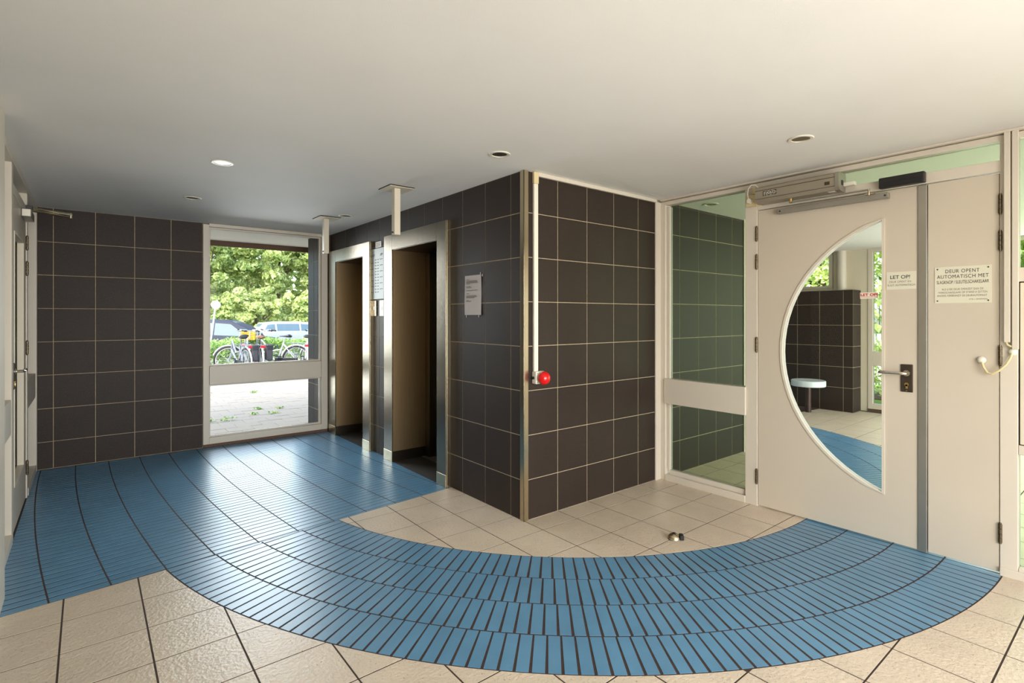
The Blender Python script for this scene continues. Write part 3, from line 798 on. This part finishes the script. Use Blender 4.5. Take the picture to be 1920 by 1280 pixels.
obj('connector', B().box(1.46, 1.495, -1.47, -1.408, 2.195, 2.218, 0.002), 'white_plastic', t)
obj('spindle', B().cyl((1.43, -1.10, 2.138), (1.43, -1.10, 2.165), 0.011, seg=14), 'brass', t, True)
obj('arm', B().box(1.42, 1.44, -1.56, -1.09, 2.138, 2.146, 0.002), 'aluminium', t)
obj('arm_slider', B().cyl((1.44, -1.555, 2.11), (1.44, -1.555, 2.15), 0.006, seg=10).box(1.45, 1.47, -1.58, -1.53, 2.117, 2.124), 'steel_bright', t)
t = thing('guide_rail', 'aluminium slide rail screwed on the half-moon door', 'rail', (1.48, -1.32, 2.10))
obj('channel', B().box(1.468, 1.503, -1.647, -0.991, 2.083, 2.117, 0.002), 'aluminium', t)
for y in (-1.01, -1.63): obj('screw', B().cyl((1.466, y, 2.10), (1.469, y, 2.10), 0.006, seg=10), 'ink', t)
t = thing('motion_sensor', 'black motion sensor bar above the half-moon door', 'sensor', (1.48, -1.71, 2.17))
obj('housing', B().box(1.455, 1.499, -1.825, -1.60, 2.142, 2.205, 0.006), 'black_plastic', t)
obj('lens', B().box(1.453, 1.456, -1.815, -1.61, 2.150, 2.175, 0.001), 'black_rubber', t)
t = thing('socket_box', 'ivory socket box with a plug left of the drive box', 'socket', (1.48, -0.81, 2.2))
obj('box', B().box(1.452, 1.499, -0.855, -0.775, 2.165, 2.245, 0.004), 'ivory_plastic', t)
obj('plug', B().cyl((1.452, -0.812, 2.20), (1.425, -0.812, 2.20), 0.019, 0.016, seg=20), 'white_plastic', t, True)
b = B().tube([(1.432, -0.806, 2.215), (1.43, -0.80, 2.245), (1.43, -0.805, 2.285), (1.435, -0.825, 2.312), (1.445, -0.85, 2.31), (1.452, -0.868, 2.285), (1.46, -0.872, 2.24), (1.47, -0.874, 2.20)], 0.0038, 8)
obj('cable', b, 'white_plastic', t, True)
obj('junction_box', B().box(1.462, 1.499, -0.862, -0.82, 2.25, 2.298, 0.003), 'ivory_plastic', t)

def sign(name, label, y0, y1, z0, z1, x=XD - 0.0025, m='sign_plate', screws=False):
    t = thing(name, label, 'sign', (x, (y0 + y1) / 2, z0))
    obj('plate', B().box(x, XD - 0.0002, y0, y1, z0, z1, 0.0006), m, t)
    if screws:
        for y in (y0 + 0.013, y1 - 0.013):
            for z in (z0 + 0.013, z1 - 0.013): obj('screw', B().cyl((x - 0.001, y, z), (x + 0.001, y, z), 0.004, seg=8), 'ink', t)
    return t
xx = XD - 0.0031
t = sign('door_sign', 'small white sign reading LET OP! on the half-moon door', -1.775, -1.628, 1.532, 1.638)
letter_x('LET OP!', xx, -1.697, 1.606, 0.098, 0.021, 'ink', t, bold=0.01)
letter_x('DEUR OPENT EN', xx, -1.697, 1.578, 0.108, 0.0115, 'ink_soft', t, 1.1); letter_x('SLUIT AUTOMATISCH', xx, -1.702, 1.558, 0.136, 0.0115, 'ink_soft', t, 1.1)
t = sign('door_sign', 'larger screwed sign reading DEUR OPENT AUTOMATISCH on the side leaf', -2.106, -1.862, 1.445, 1.650, screws=True)
yc = -1.984
letter_x('DEUR OPENT', xx, yc, 1.624, 0.146, 0.020, 'ink', t, 1.15)
letter_x('AUTOMATISCH MET', xx, yc, 1.594, 0.222, 0.020, 'ink', t, 1.12)
letter_x('SLAGKNOP / SLEUTELSCHAKELAAR', xx, yc, 1.563, 0.224, 0.018, 'ink', t, 1.0)
letter_x('ALS U DE DEUR OPENZET DAN DE', xx, yc, 1.523, 0.178, 0.011, 'ink_soft', t, 1.15)
letter_x('WERKSCHAKELAAR OP STAND 0 ZETTEN', xx, yc, 1.505, 0.21, 0.011, 'ink_soft', t, 1.15)
letter_x('ANDERS VERBRANDT DE DEURAUTOMAAT', xx, yc + 0.003, 1.487, 0.215, 0.011, 'ink_soft', t, 1.15)
letter_x('ETB v. GINDEREN', xx, yc - 0.068, 1.466, 0.075, 0.007, 'ink_soft', t, 1.1)
t = thing('window_sticker', 'white sticker with red LET OP! on the half-moon glass', 'sticker', (XD + 0.017, -1.528, 1.48))
obj('film', B().box(XD + 0.0168, XD + 0.0176, -1.580, -1.482, 1.482, 1.520), 'white_plastic', t)
letter_x('LET OP!', XD + 0.0164, -1.531, 1.506, 0.092, 0.017, 'ink_red', t, bold=0.04)
letter_x('AUTOMATISCHE DEUR', XD + 0.0164, -1.531, 1.492, 0.09, 0.006, 'ink_red', t)

# trunkings and loop cable on the right stile
tag(obj('cable_trunking', B().box(1.478, 1.4995, -2.183, -2.158, 1.235, 2.345, 0.002), 'white_paint'), 'longer of two white trunkings, the one nearer the side leaf, ending above the cable loop', 'trunking')
tag(obj('cable_trunking', B().box(1.478, 1.4995, -2.214, -2.189, 1.20, 2.345, 0.002), 'white_paint'), 'white trunking at the far right of the side leaf, reaching down to the cable loop', 'trunking')
t = thing('cable_loop', 'yellowed looped cable from the side leaf to the frame', 'cable', (1.48, -2.12, 1.06))
obj('cable', B().tube([(1.488, -2.068, 1.132), (1.482, -2.076, 1.10), (1.478, -2.092, 1.07), (1.476, -2.112, 1.064), (1.476, -2.14, 1.085), (1.478, -2.168, 1.12), (1.482, -2.184, 1.155), (1.488, -2.19, 1.185)], 0.0058, 10), 'ivory_plastic', t, True)
obj('cable', B().tube([(1.484, -2.166, 1.238), (1.478, -2.172, 1.222), (1.482, -2.186, 1.213)], 0.005, 8), 'ivory_plastic', t, True)
for (y, z) in ((-2.066, 1.135), (-2.19, 1.185)):
    obj('cable_clip', B().lathe([(0.020, 0.0), (0.016, -0.012), (0.008, -0.018), (0.0, -0.018)], (1.4995, y, z), 12, 'x'), 'white_plastic', t, True)

t = thing('door_stop', 'small steel half-dome door stop on the beige floor', 'door stop', (0.545, -0.79, 0.0))
bm = bmesh.new(); bmesh.ops.create_uvsphere(bm, u_segments=24, v_segments=12, radius=0.04)
bmesh.ops.bisect_plane(bm, geom=bm.verts[:] + bm.edges[:] + bm.faces[:], plane_co=(0, 0, 0), plane_no=(0, 0, -1), clear_outer=True)
bmesh.ops.bisect_plane(bm, geom=bm.verts[:] + bm.edges[:] + bm.faces[:], plane_co=(0.018, -0.018, 0), plane_no=(1, -1, 0), clear_outer=True)
bmesh.ops.holes_fill(bm, edges=[e for e in bm.edges if e.is_boundary], sides=0)
for v in bm.verts: v.co.z *= 0.9; v.co += Vector((0.545, -0.79, 0.0005))
for f in bm.faces: f.smooth = len(f.verts) < 5
me = bpy.data.meshes.new('dome'); bm.to_mesh(me); bm.free(); link('dome', me, 'steel_bright', t)
obj('screw_hole', B().cyl((0.545, -0.79, 0.033), (0.545, -0.79, 0.038), 0.010, seg=14), 'black_rubber', t)
b = B().box(-0.008, 0.016, -0.024, 0.024, 0.001, 0.028, 0.003)
M = Matrix.Translation((0.573, -0.818, 0)) @ Matrix.Rotation(-PI / 4, 4, 'Z'); bmesh.ops.transform(b.bm, matrix=M, verts=b.bm.verts); obj('buffer', b, 'black_rubber', t)

# stool in the vestibule
t = thing('stool', 'fixed stool with round white seat before the dark partition', 'stool', (5.80, 0.55, 0.0))
obj('seat', B().lathe([(0.0, 0.375), (0.215, 0.375), (0.222, 0.382), (0.222, 0.452), (0.215, 0.459), (0.19, 0.455), (0.0, 0.455)], (5.80, 0.55, 0), 36), 'stool_white', t, True)
obj('leg', B().cyl((5.80, 0.55, 0), (5.80, 0.55, 0.375), 0.038, seg=20), 'stool_stem', t, True)

# ---------------------------------------------------------------- outside at the back
pave = struct('pavement', B().box(-5.5, 5.5, YB + 0.1, 12.0, -0.33, -0.052), 'paving_joint', 'grey concrete slab paving outside the back window')
rest = B(); py = 3.75; k = 0; npv = 0
while py < 11.9:
    x = -3.2 + (0.15 if k % 2 else 0.0) + 0.058
    while x < 4.2:
        vis = -1.35 - (py - 3.6) * 0.0 < x < 0.1 + (py - 3.7) * 0.45 and py < 9.2
        z1 = -0.040 + random.uniform(-0.002, 0.002)
        if vis and npv < 298:
            obj('paving_slab', B().box(x + 0.003, x + 0.292, py + 0.003, py + 0.242, -0.07, z1, 0.003), 'paving', pave); npv += 1
        else: rest.box(x + 0.003, x + 0.292, py + 0.003, py + 0.242, -0.07, z1)
        x += 0.295
    py += 0.245; k += 1
tag(obj('paving_field', rest, 'paving', pave), kind='stuff')
obj('kerb', B().box(-5.5, 5.5, 12.0, 12.15, -0.34, -0.02), 'paving', pave)

def leaf_cloud(n, fn, size, seed, flat=0.0):
    rnd = random.Random(seed); vs = []; fs = []
    for i in range(n):
        p, nrm = fn(rnd); nrm = (nrm + Vector((rnd.gauss(0, 0.6), rnd.gauss(0, 0.6), rnd.gauss(0, 0.6)))).normalized()
        a = nrm.cross(Vector((rnd.gauss(0, 1), rnd.gauss(0, 1), rnd.gauss(0, 1)))).normalized(); c = nrm.cross(a)
        s = size * rnd.uniform(0.6, 1.3); k = len(vs)
        vs += [p - a * s * 0.5, p + c * s * 0.28 + nrm * s * 0.08, p + a * s * 0.5, p - c * s * 0.28 + nrm * s * 0.08]
        fs.append((k, k + 1, k + 2, k + 3))
    me = bpy.data.meshes.new('foliage'); me.from_pydata([tuple(v) for v in vs], [], fs)
    return me
def crown(c, r, seed, clumps=26):
    rnd = random.Random(seed * 13 + 5); c = Vector(c); r = Vector(r); cl = []
    for i in range(clumps):
        d = Vector((rnd.gauss(0, 1), rnd.gauss(0, 1), rnd.gauss(0, 1))).normalized() * rnd.uniform(0.35, 0.95)
        cl.append((Vector((d.x * r.x, d.y * r.y, d.z * r.z)), rnd.uniform(0.14, 0.30) * min(r)))
    def fn(q):
        o, rr = cl[q.randrange(len(cl))]
        d = Vector((q.gauss(0, 1), q.gauss(0, 1), q.gauss(0, 1))).normalized()
        d.z = abs(d.z) * 0.9 - 0.15 if q.random() < 0.75 else d.z
        return c + o + d * rr * q.uniform(0.75, 1.05), d
    return fn
def tree(name, label, x, y, h, r, zc, m, n, size, seed, cat='tree', trunk=0.16, group=None):
    t = thing(name, label, cat, (x, y, -0.34), group=group)
    f = link('foliage', leaf_cloud(n, crown((x, y, zc), r, seed, 95), size, seed), m, t); f['kind'] = 'stuff'
    rnd = random.Random(seed); top = zc + r[2] * 0.3
    b = B().tube([(x, y, -0.36), (x + rnd.uniform(-.1, .1), y, (zc - r[2]) * 0.5 + 0.3), (x + rnd.uniform(-.2, .2), y, zc)], [trunk, trunk * 0.8, trunk * 0.5], 8)
    for k in range(3):
        a = rnd.uniform(0, 2 * PI); b.tube([(x, y, zc - r[2] * 0.5 + 0.1 * k), (x + math.cos(a) * r[0] * 0.35, y + math.sin(a) * r[1] * 0.35, zc - r[2] * 0.1 + 0.1 * k), (x + math.cos(a) * r[0] * 0.75, y + math.sin(a) * r[1] * 0.7, zc + r[2] * 0.35)], [trunk * 0.45, trunk * 0.3, trunk * 0.12], 6)
    obj('trunk', b, 'bark', t, True)
    return t
G1 = 'trees beyond the parked cars'
tree('tree', 'dark green tree behind the grey car, filling the upper left of the back window', 3.3, 33.5, 8, (3.2, 2.0, 3.4), 4.6, 'leaf_green', 17000, 0.26, 1, group=G1)
tree('tree', 'pale leafy tree in the middle of the back window, upper half', 7.4, 34.0, 8, (3.2, 2.0, 3.2), 5.0, 'leaf_bright', 17000, 0.26, 2, group=G1)
tree('tree', 'pale leafy tree at the right of the back window behind the silver car', 11.0, 33.5, 8, (3.0, 2.0, 3.6), 4.6, 'leaf_bright', 16000, 0.26, 3, group=G1)
tree('shrub', 'bright yellow-green shrub behind the nose of the grey car', 5.6, 31.0, 3, (2.6, 1.2, 1.7), 1.6, 'leaf_bright', 9000, 0.20, 4, cat='shrub', trunk=0.1, group='shrubs beyond the parked cars')
tree('shrub', 'yellow-green shrub behind the roof of the silver car', 9.0, 31.0, 3, (2.4, 1.2, 1.6), 1.5, 'leaf_bright', 8000, 0.20, 5, cat='shrub', trunk=0.1, group='shrubs beyond the parked cars')
tree('shrub', 'green shrub behind the roof of the grey car', 2.6, 31.0, 3, (2.0, 1.2, 1.5), 1.3, 'leaf_green', 7000, 0.20, 6, cat='shrub', trunk=0.1, group='shrubs beyond the parked cars')

def hedge(name, label, x0, x1, y0, y1, z0, z1, m, n, size, seed):
    t = thing(name, label, 'hedge', ((x0 + x1) / 2, (y0 + y1) / 2, z0))
    def fn(q):
        u, v, w = q.random(), q.random(), q.random(); side = q.random()
        z = z0 + (z1 - z0) * (w if side < 0.55 else 1 - 0.15 * w) + 0.06 * math.sin(u * 23) * 1
        y = y0 + (0.06 * q.random() if side < 0.45 else (y1 - y0) * v)
        return Vector((x0 + (x1 - x0) * u, y if abs(y1 - y0) < abs(x1 - x0) else y0 + (y1 - y0) * v, z)) + Vector((q.gauss(0, 0.03), q.gauss(0, 0.03), q.gauss(0, 0.03))), Vector((0, -0.5, 0.8))
    tag(link('foliage', leaf_cloud(n, fn, size, seed), m, t), kind='stuff')
    b = B(); rnd = random.Random(seed); nx = 14
    for k in range(nx):
        x = x0 + (x1 - x0) * (k + 0.5) / nx; y = y0 + (y1 - y0) * rnd.uniform(0.3, 0.7)
        b.tube([(x, y, z0), (x + rnd.uniform(-.06, .06), y, z0 + (z1 - z0) * 0.8)], [0.015, 0.006], 5)
    tag(obj('stems', b, 'bark', t), kind='stuff')
    obj('soil', B().box(x0, x1, min(y0, y1), max(y0, y1), z0 - 0.3, z0 + 0.02), 'bark', t)
hedge('hedge_row', 'tall leafy hedge closing the view behind the trees', -4, 20, 37.5, 39.0, -0.3, 9.5, 'leaf_green', 30000, 0.5, 12)
hedge('hedge', 'low bright green hedge behind the parked bicycles', -1.5, 6.5, 12.4, 13.6, -0.1, 0.74, 'leaf_hedge', 15000, 0.085, 11)

# cars
def car(label, x, y, zg, rot, paint, L, W, H, seed, wagon=True):
    t = thing('car', label, 'car', (x, y, zg), rot, 'cars parked beyond the hedge', world=False)
    h = L / 2
    # station: x, z bottom, z shoulder, z top, half width low, half width top
    if wagon: st = [(-h, .42, .70, .80, .70, .62), (-h + .10, .28, .85, 1.02, .86, .62), (-h + .45, .22, .92, H - .06, .90, .58), (-h + 1.0, .20, .93, H, .90, .60), (-.2, .20, .93, H, .91, .62), (.45, .20, .92, H - .03, .91, .62), (1.05, .20, .90, H - .28, .91, .68), (1.45, .20, .88, .98, .91, .74), (h - .75, .20, .82, .90, .90, .74), (h - .25, .22, .70, .78, .86, .68), (h, .30, .52, .60, .70, .56)]
    k = W / 1.82
    bm = bmesh.new(); rings = []
    for (sx, zb_, zs, ztp, wl_, wt) in st:
        wl_, wt = wl_ * k, wt * k
        pts = [(-wl_ * .85, zb_), (-wl_, zb_ + .14), (-wl_, (zb_ + zs) / 2 + .08), (-wl_ * .965, zs), (-wt, ztp - .05), (-wt * .82, ztp), (wt * .82, ztp), (wt, ztp - .05), (wl_ * .965, zs), (wl_, (zb_ + zs) / 2 + .08), (wl_, zb_ + .14), (wl_ * .85, zb_)]
        rings.append([bm.verts.new((sx, py_, pz)) for py_, pz in pts])
    n = len(rings[0])
    for A, C in zip(rings, rings[1:]):
        for q in range(n): bm.faces.new((A[q], A[(q + 1) % n], C[(q + 1) % n], C[q]))
    bm.faces.new(rings[0][::-1]); bm.faces.new(rings[-1])
    bmesh.ops.recalc_face_normals(bm, faces=bm.faces)
    me = bpy.data.meshes.new('body'); bm.to_mesh(me); bm.free()
    for p in me.polygons: p.use_smooth = True
    me.set_sharp_from_angle(angle=math.radians(35))
    link('body', me, paint, t)
    def side_pt(sx, f, sgn):
        for a, c in zip(st, st[1:]):
            if a[0] <= sx <= c[0]:
                u = (sx - a[0]) / (c[0] - a[0]); v = [a[i] + (c[i] - a[i]) * u for i in range(6)]
                return Vector((sx, sgn * k * (v[4] * .965 + (v[5] - v[4] * .965) * f) + sgn * 0.008, v[2] + (v[3] - .05 - v[2]) * f))
    for sgn in (-1, 1):
        for (a, c, ta, tb) in ((-h + .42, -h + .95, -h + .62, -h + .95), (-h + 1.03, -.12, -h + 1.03, -.12), (-.04, 1.16, -.04, .52)):
            P = [side_pt(a, .08, sgn), side_pt(c, .08, sgn), side_pt(tb, .86, sgn), side_pt(ta, .86, sgn)]
            bm = bmesh.new(); A = [bm.verts.new(p) for p in P]; C = [bm.verts.new(p - Vector((0, sgn * 0.02, 0))) for p in P]
            bm.faces.new(A); bm.faces.new(C[::-1])
            for q in range(4): bm.faces.new((A[q], C[q], C[(q + 1) % 4], A[(q + 1) % 4]))
            bmesh.ops.recalc_face_normals(bm, faces=bm.faces)
            me = bpy.data.meshes.new('side_window'); bm.to_mesh(me); bm.free(); link('side_window', me, 'car_glass', t)
    # windscreen, rear window
    for (nm, xa, za, wa, xb_, zb_, wb) in (('windscreen', 1.42, 1.00, .70, .56, H - .07, .54), ('rear_window', -h + .13, 1.00, .56, -h + .42, H - .10, .50)):
        bm = bmesh.new(); dx = 0.03 if nm == 'windscreen' else -0.03
        P = [(xa + dx, -wa * k, za), (xa + dx, wa * k, za), (xb_ + dx, wb * k, zb_), (xb_ + dx, -wb * k, zb_)]
        A = [bm.verts.new(p) for p in P]; C = [bm.verts.new((p[0] - dx, p[1], p[2] - 0.02)) for p in P]
        bm.faces.new(A); bm.faces.new(C[::-1])
        for q in range(4): bm.faces.new((A[q], C[q], C[(q + 1) % 4], A[(q + 1) % 4]))
        bmesh.ops.recalc_face_normals(bm, faces=bm.faces); me = bpy.data.meshes.new(nm); bm.to_mesh(me); bm.free(); link(nm, me, 'car_glass', t)
    for wx in (-h + .80, h - .92):
        for sgn in (-1, 1):
            yw = sgn * (W / 2 - 0.12)
            obj('wheel_arch', B().cyl((wx, sgn * (W / 2 - 0.25), .34), (wx, sgn * (W / 2 + 0.004), .36), .40, seg=24), 'car_trim', t)
            w = obj('wheel', B().cyl((wx, yw, .33), (wx, sgn * (W / 2 + 0.012), .33), .33, seg=26), 'black_rubber', t)
            b = B().cyl((wx, sgn * (W / 2), .33), (wx, sgn * (W / 2 + 0.02), .33), .21, seg=20)
            obj('rim', b, 'wheel_metal', w)
    for sgn in (-1, 1):
        obj('headlight', B().box(h - .34, h - .09, sgn * .52 * k - .14, sgn * .52 * k + .14, .60, .74, .02), 'lamp_glass', t)
        obj('tail_light', B().box(-h + .0, -h + .12, sgn * .62 * k - .1, sgn * .62 * k + .1, .74, .90, .02), 'tail_red', t)
        obj('wing_mirror', B().box(1.0, 1.16, sgn * (W / 2 + .02) - .07, sgn * (W / 2 + .02) + .07, .96, 1.08, .03), paint, t)
        obj('sill_trim', B().box(-h + 1.2, h - 1.35, sgn * (W / 2 - .01) - .012, sgn * (W / 2 - .01) + .012, .34, .42), 'car_trim', t)
    obj('grille', B().box(h - .08, h + .012, -.42 * k, .42 * k, .42, .58, .01), 'car_trim', t)
    obj('bumper_trim', B().box(h - .12, h + .01, -.66 * k, .66 * k, .28, .34, .01), 'chrome', t)
    return t
car('dark grey car facing right, behind the leftmost bicycle', 2.05, 21.9, -0.345, math.radians(-25), 'car_dark', 4.5, 1.86, 1.60, 1)
car('silver estate car behind the bicycles at the right of the back window', 6.25, 25.6, -0.30, math.radians(-4), 'car_silver', 4.4, 1.78, 1.42, 2)

# bicycles: built along +x (front), rear hub at the origin
def bicycle(label, x, y, rot, fm, steer=0.0, guard='bike_white', saddle='black_rubber', pannier=False, crate=False, lean=0.0):
    t = thing('bicycle', label, 'bicycle', (x, y, -0.04), rot, 'bicycles parked behind the building', world=False)
    t.rotation_euler = (lean, 0, rot)
    R = 0.335; fx = 1.06; z = R + 0.012
    Sm = Matrix.Translation((fx, 0, 0)) @ Matrix.Rotation(steer, 4, 'Z') @ Matrix.Translation((-fx, 0, 0))
    def st(b): bmesh.ops.transform(b.bm, matrix=Sm, verts=b.bm.verts); return b
    for (cx_, f) in ((0, False), (fx, True)):
        b = B().ring((cx_, 0, z), R - 0.012, 0.021, 'y', 34, 7); w = obj('wheel', st(b) if f else b, 'black_rubber', t, True)
        b = B().ring((cx_, 0, z), R - 0.04, 0.011, 'y', 34, 6); obj('rim', st(b) if f else b, 'bike_silver', w, True)
        b = B().cyl((cx_, -0.04, z), (cx_, 0.04, z), 0.022, seg=10)
        for k in range(18):
            a = 2 * PI * k / 18; b.tube([(cx_, 0.02 * (-1) ** k, z), (cx_ + (R - 0.045) * math.cos(a), 0, z + (R - 0.045) * math.sin(a))], 0.0022, 3)
        obj('spokes', st(b) if f else b, 'bike_silver', w)
        a0, a1 = (-0.2, PI * 0.95) if not f else (0.35, PI * 1.0)
        b = B().ring((cx_, 0, z), R + 0.028, 0.020, 'y', 20, 6, a0=a0 if f else 0.25, a1=a1 if f else PI + 0.25); obj('mudguard', st(b) if f else b, guard, t, True)
    bb = (0.46, 0, 0.30); sc = (0.30, 0, 0.78); hb = (0.88, 0, 0.62); ht = (0.84, 0, 0.84)
    b = B().tube([bb, sc], 0.019).tube([sc, (0.285, 0, 0.88)], 0.014).tube([bb, hb], 0.024).tube([(0.36, 0, 0.60), (0.60, 0, 0.56), ht], 0.019).tube([hb, ht], 0.022)
    for sgn in (-1, 1):
        b.tube([(0, sgn * 0.06, z), (0.44, sgn * 0.04, 0.30)], 0.011, 6).tube([(0, sgn * 0.06, z), (0.31, sgn * 0.03, 0.74)], 0.010, 6)
    obj('frame', b, fm, t, True)
    b = B()
    for sgn in (-1, 1): b.tube([(fx, sgn * 0.055, z), (0.93, sgn * 0.05, 0.70), (0.875, 0, 0.73)], 0.013, 6)
    obj('fork', st(b), fm, t, True)
    b = B().tube([(0.84, 0, 0.84), (0.80, 0, 1.04)], 0.014).tube([(0.62, -0.29, 1.06), (0.74, -0.25, 1.08), (0.84, -0.12, 1.06), (0.86, 0, 1.05), (0.84, 0.12, 1.06), (0.74, 0.25, 1.08), (0.62, 0.29, 1.06)], 0.012)
    obj('handlebar', st(b), 'bike_silver', t, True)
    for sgn in (-1, 1): obj('grip', st(B().tube([(0.60, sgn * 0.295, 1.058), (0.72, sgn * 0.26, 1.076)], 0.018)), 'black_rubber', t, True)
    b = B(); b.lathe([(0.0, -0.02), (0.04, -0.018), (0.05, 0.0), (0.085, 0.02), (0.10, 0.05)], (0, 0, 0), 12, 'x')
    b.bm.free(); b = B().tube([(0.40, 0, 0.925), (0.32, 0, 0.925), (0.22, 0, 0.925), (0.15, 0, 0.94), (0.12, 0, 0.95)], [0.018, 0.032, 0.07, 0.10, 0.05], 12)
    for v in b.bm.verts: v.co.z = 0.925 + (v.co.z - 0.925) * 0.42
    obj('saddle', b, saddle, t, True)
    b = B()
    for sgn in (-1, 0, 1): b.tube([(-0.28, sgn * 0.06, 0.76), (0.22, sgn * 0.06, 0.76)], 0.007, 5)
    for sgn in (-1, 1): b.tube([(0, sgn * 0.07, z), (-0.12, sgn * 0.07, 0.76)], 0.006, 5).tube([(0, sgn * 0.07, z), (0.08, sgn * 0.07, 0.76)], 0.006, 5)
    b.box(-0.285, -0.275, -0.065, 0.065, 0.752, 0.768)
    obj('luggage_rack', b, 'bike_grey', t, True)
    obj('rear_light', B().box(-0.315, -0.288, -0.05, 0.05, 0.70, 0.75, 0.008), 'tail_red', t)
    b = B().box(-0.05, 0.50, 0.045, 0.075, z - 0.05, z + 0.055, 0.012); obj('chain_case', b, 'bike_black', t)
    b = B().tube([(0.46, -0.09, 0.30), (0.54, -0.09, 0.17)], 0.009, 6).box(0.50, 0.60, -0.17, -0.10, 0.15, 0.175).tube([(0.46, 0.09, 0.30), (0.38, 0.09, 0.43)], 0.009, 6).box(0.33, 0.43, 0.10, 0.17, 0.42, 0.445).cyl((0.46, -0.1, 0.30), (0.46, 0.1, 0.30), 0.014, seg=10)
    obj('pedals', b, 'bike_black', t)
    b = B().tube([(0.02, -0.08, z - 0.02), (-0.10, -0.16, 0.02)], 0.010, 6); obj('kickstand', b, 'bike_grey', t, True)
    if pannier:
        for sgn in (-1, 1):
            b = B().box(-0.24, 0.14, sgn * 0.15 - 0.065, sgn * 0.15 + 0.065, 0.40, 0.76, 0.025); p = obj('pannier', b, 'pannier_cloth', t)
            obj('flap', B().box(-0.245, 0.145, sgn * 0.155 - 0.068, sgn * 0.155 + 0.068, 0.64, 0.77, 0.02), 'bike_black', p)
    if crate:
        b = B().box(0.88, 1.16, -0.17, 0.17, 0.80, 0.81)
        for q in range(4):
            zq = 0.82 + 0.055 * q
            b.box(0.88, 1.16, -0.17, -0.16, zq, zq + 0.035).box(0.88, 1.16, 0.16, 0.17, zq, zq + 0.035).box(0.88, 0.89, -0.17, 0.17, zq, zq + 0.035).box(1.15, 1.16, -0.17, 0.17, zq, zq + 0.035)
        obj('crate', b, 'crate_yellow', t)
    return t
bicycle('grey bicycle with red rear light, leftmost behind the back window', 0.55, 10.55, math.radians(98), 'bike_grey', steer=math.radians(58), guard='bike_silver')
bicycle('bicycle with black panniers in the middle of the row', 0.86, 10.45, math.radians(83), 'bike_black', guard='bike_white', saddle='saddle_brown', pannier=True, crate=False)
bicycle('silver bicycle with a yellow front crate, just left of the panniers', 0.72, 11.55, math.radians(72), 'bike_silver', steer=math.radians(12), guard='bike_silver', crate=True)
bicycle('silver bicycle leaning left with red rear light, right of the panniers', 1.76, 10.85, math.radians(146), 'bike_silver', steer=math.radians(-20), guard='bike_white')
bicycle('white bicycle at the right edge of the back window', 1.86, 10.3, math.radians(72), 'bike_white', steer=math.radians(30), guard='bike_white')
tag(obj('bike_lock', B().ring((0.80, 9.95, 0.155), 0.20, 0.014, 'y', 28, 8), 'blue_enamel', None, True), 'blue hoop lock on the ground behind the pannier bicycle', 'lock')

t = thing('street_sign', 'round white traffic sign seen from behind, leaning left of the grey car', 'street sign', (1.30, 18.6, -0.34))
obj('post', B().tube([(1.02, 18.6, -0.34), (1.20, 18.6, 1.0), (1.28, 18.6, 1.75)], 0.026, 10), 'bike_white', t, True)
obj('disc', B().cyl((1.285, 18.55, 1.79), (1.285, 18.58, 1.79), 0.15, seg=28), 'bike_white', t)

# weeds in the joints
for i, (x, y, s) in enumerate(((-0.80, 5.28, 1.5), (-1.00, 5.32, 1.2), (-1.05, 5.62, 0.9), (-0.42, 5.55, 1.1), (-0.16, 5.45, 1.0), (-0.26, 5.98, 1.0), (0.02, 5.85, 0.8), (-0.62, 8.1, 1.3), (0.12, 7.9, 1.2), (-0.95, 8.6, 1.6))):
    q = random.Random(50 + i)
    def fn(r, x=x, y=y, s=s):
        a = r.uniform(0, 2 * PI); d = r.random() * 0.045 * s
        return Vector((x + d * math.cos(a) * 1.6, y + d * math.sin(a), -0.036 + r.random() * 0.03 * s)), Vector((0, 0, 1))
    o = link('weed', leaf_cloud(34, fn, 0.035, 60 + i), 'leaf_hedge'); o['kind'] = 'stuff'
    tag(o, ['bright weed tuft growing in the paving near the window bottom', 'small weed tuft in a paving joint outside the back window'][0 if i == 0 else 1], 'weed', 'weeds in the paving joints')

# ---------------------------------------------------------------- outside beyond the vestibule
struct('lawn', B().box(7.0, 40, -30, 30, -0.34, -0.1), 'grass', 'green lawn beyond the vestibule')
hedge('hedge', 'clipped yellow-green hedge outside the vestibule window', 8.6, 9.5, -4.5, 1.5, -0.1, 0.86, 'leaf_bright', 9000, 0.09, 21)
t = thing('picket_fence', 'white slatted fence outside the vestibule window', 'fence', (11.0, -0.5, -0.1))
for k in range(44): obj('slat', B().box(11.0, 11.02, -3.0 + 0.11 * k, -2.93 + 0.11 * k, -0.1, 1.0), 'bike_white', t)
obj('rail', B().box(11.02, 11.05, -3.0, 1.85, 0.1, 0.16).box(11.02, 11.05, -3.0, 1.85, 0.8, 0.86), 'bike_white', t)
G2 = 'trees beyond the vestibule'
tree('tree', 'green tree beyond the narrow vestibule window', 16.0, -0.6, 7, (2.6, 2.6, 3.4), 3.4, 'leaf_green', 14000, 0.17, 31, group=G2)
tree('tree', 'pale green tree beyond the upper vestibule window', 16.5, 4.5, 7, (2.8, 2.8, 2.8), 3.6, 'leaf_bright', 12000, 0.17, 32, group=G2)
tree('tree', 'green tree far right beyond the vestibule', 16.5, -7.0, 7, (2.8, 2.8, 3.2), 3.4, 'leaf_green', 9000, 0.2, 33, group=G2)
hedge('hedge_row', 'tall green hedge closing the view beyond the vestibule trees', 21.5, 22.5, -12, 14, -0.2, 8.5, 'leaf_green', 26000, 0.45, 34)

for o in bpy.data.objects:
    if '_w' in o: del o['_w']
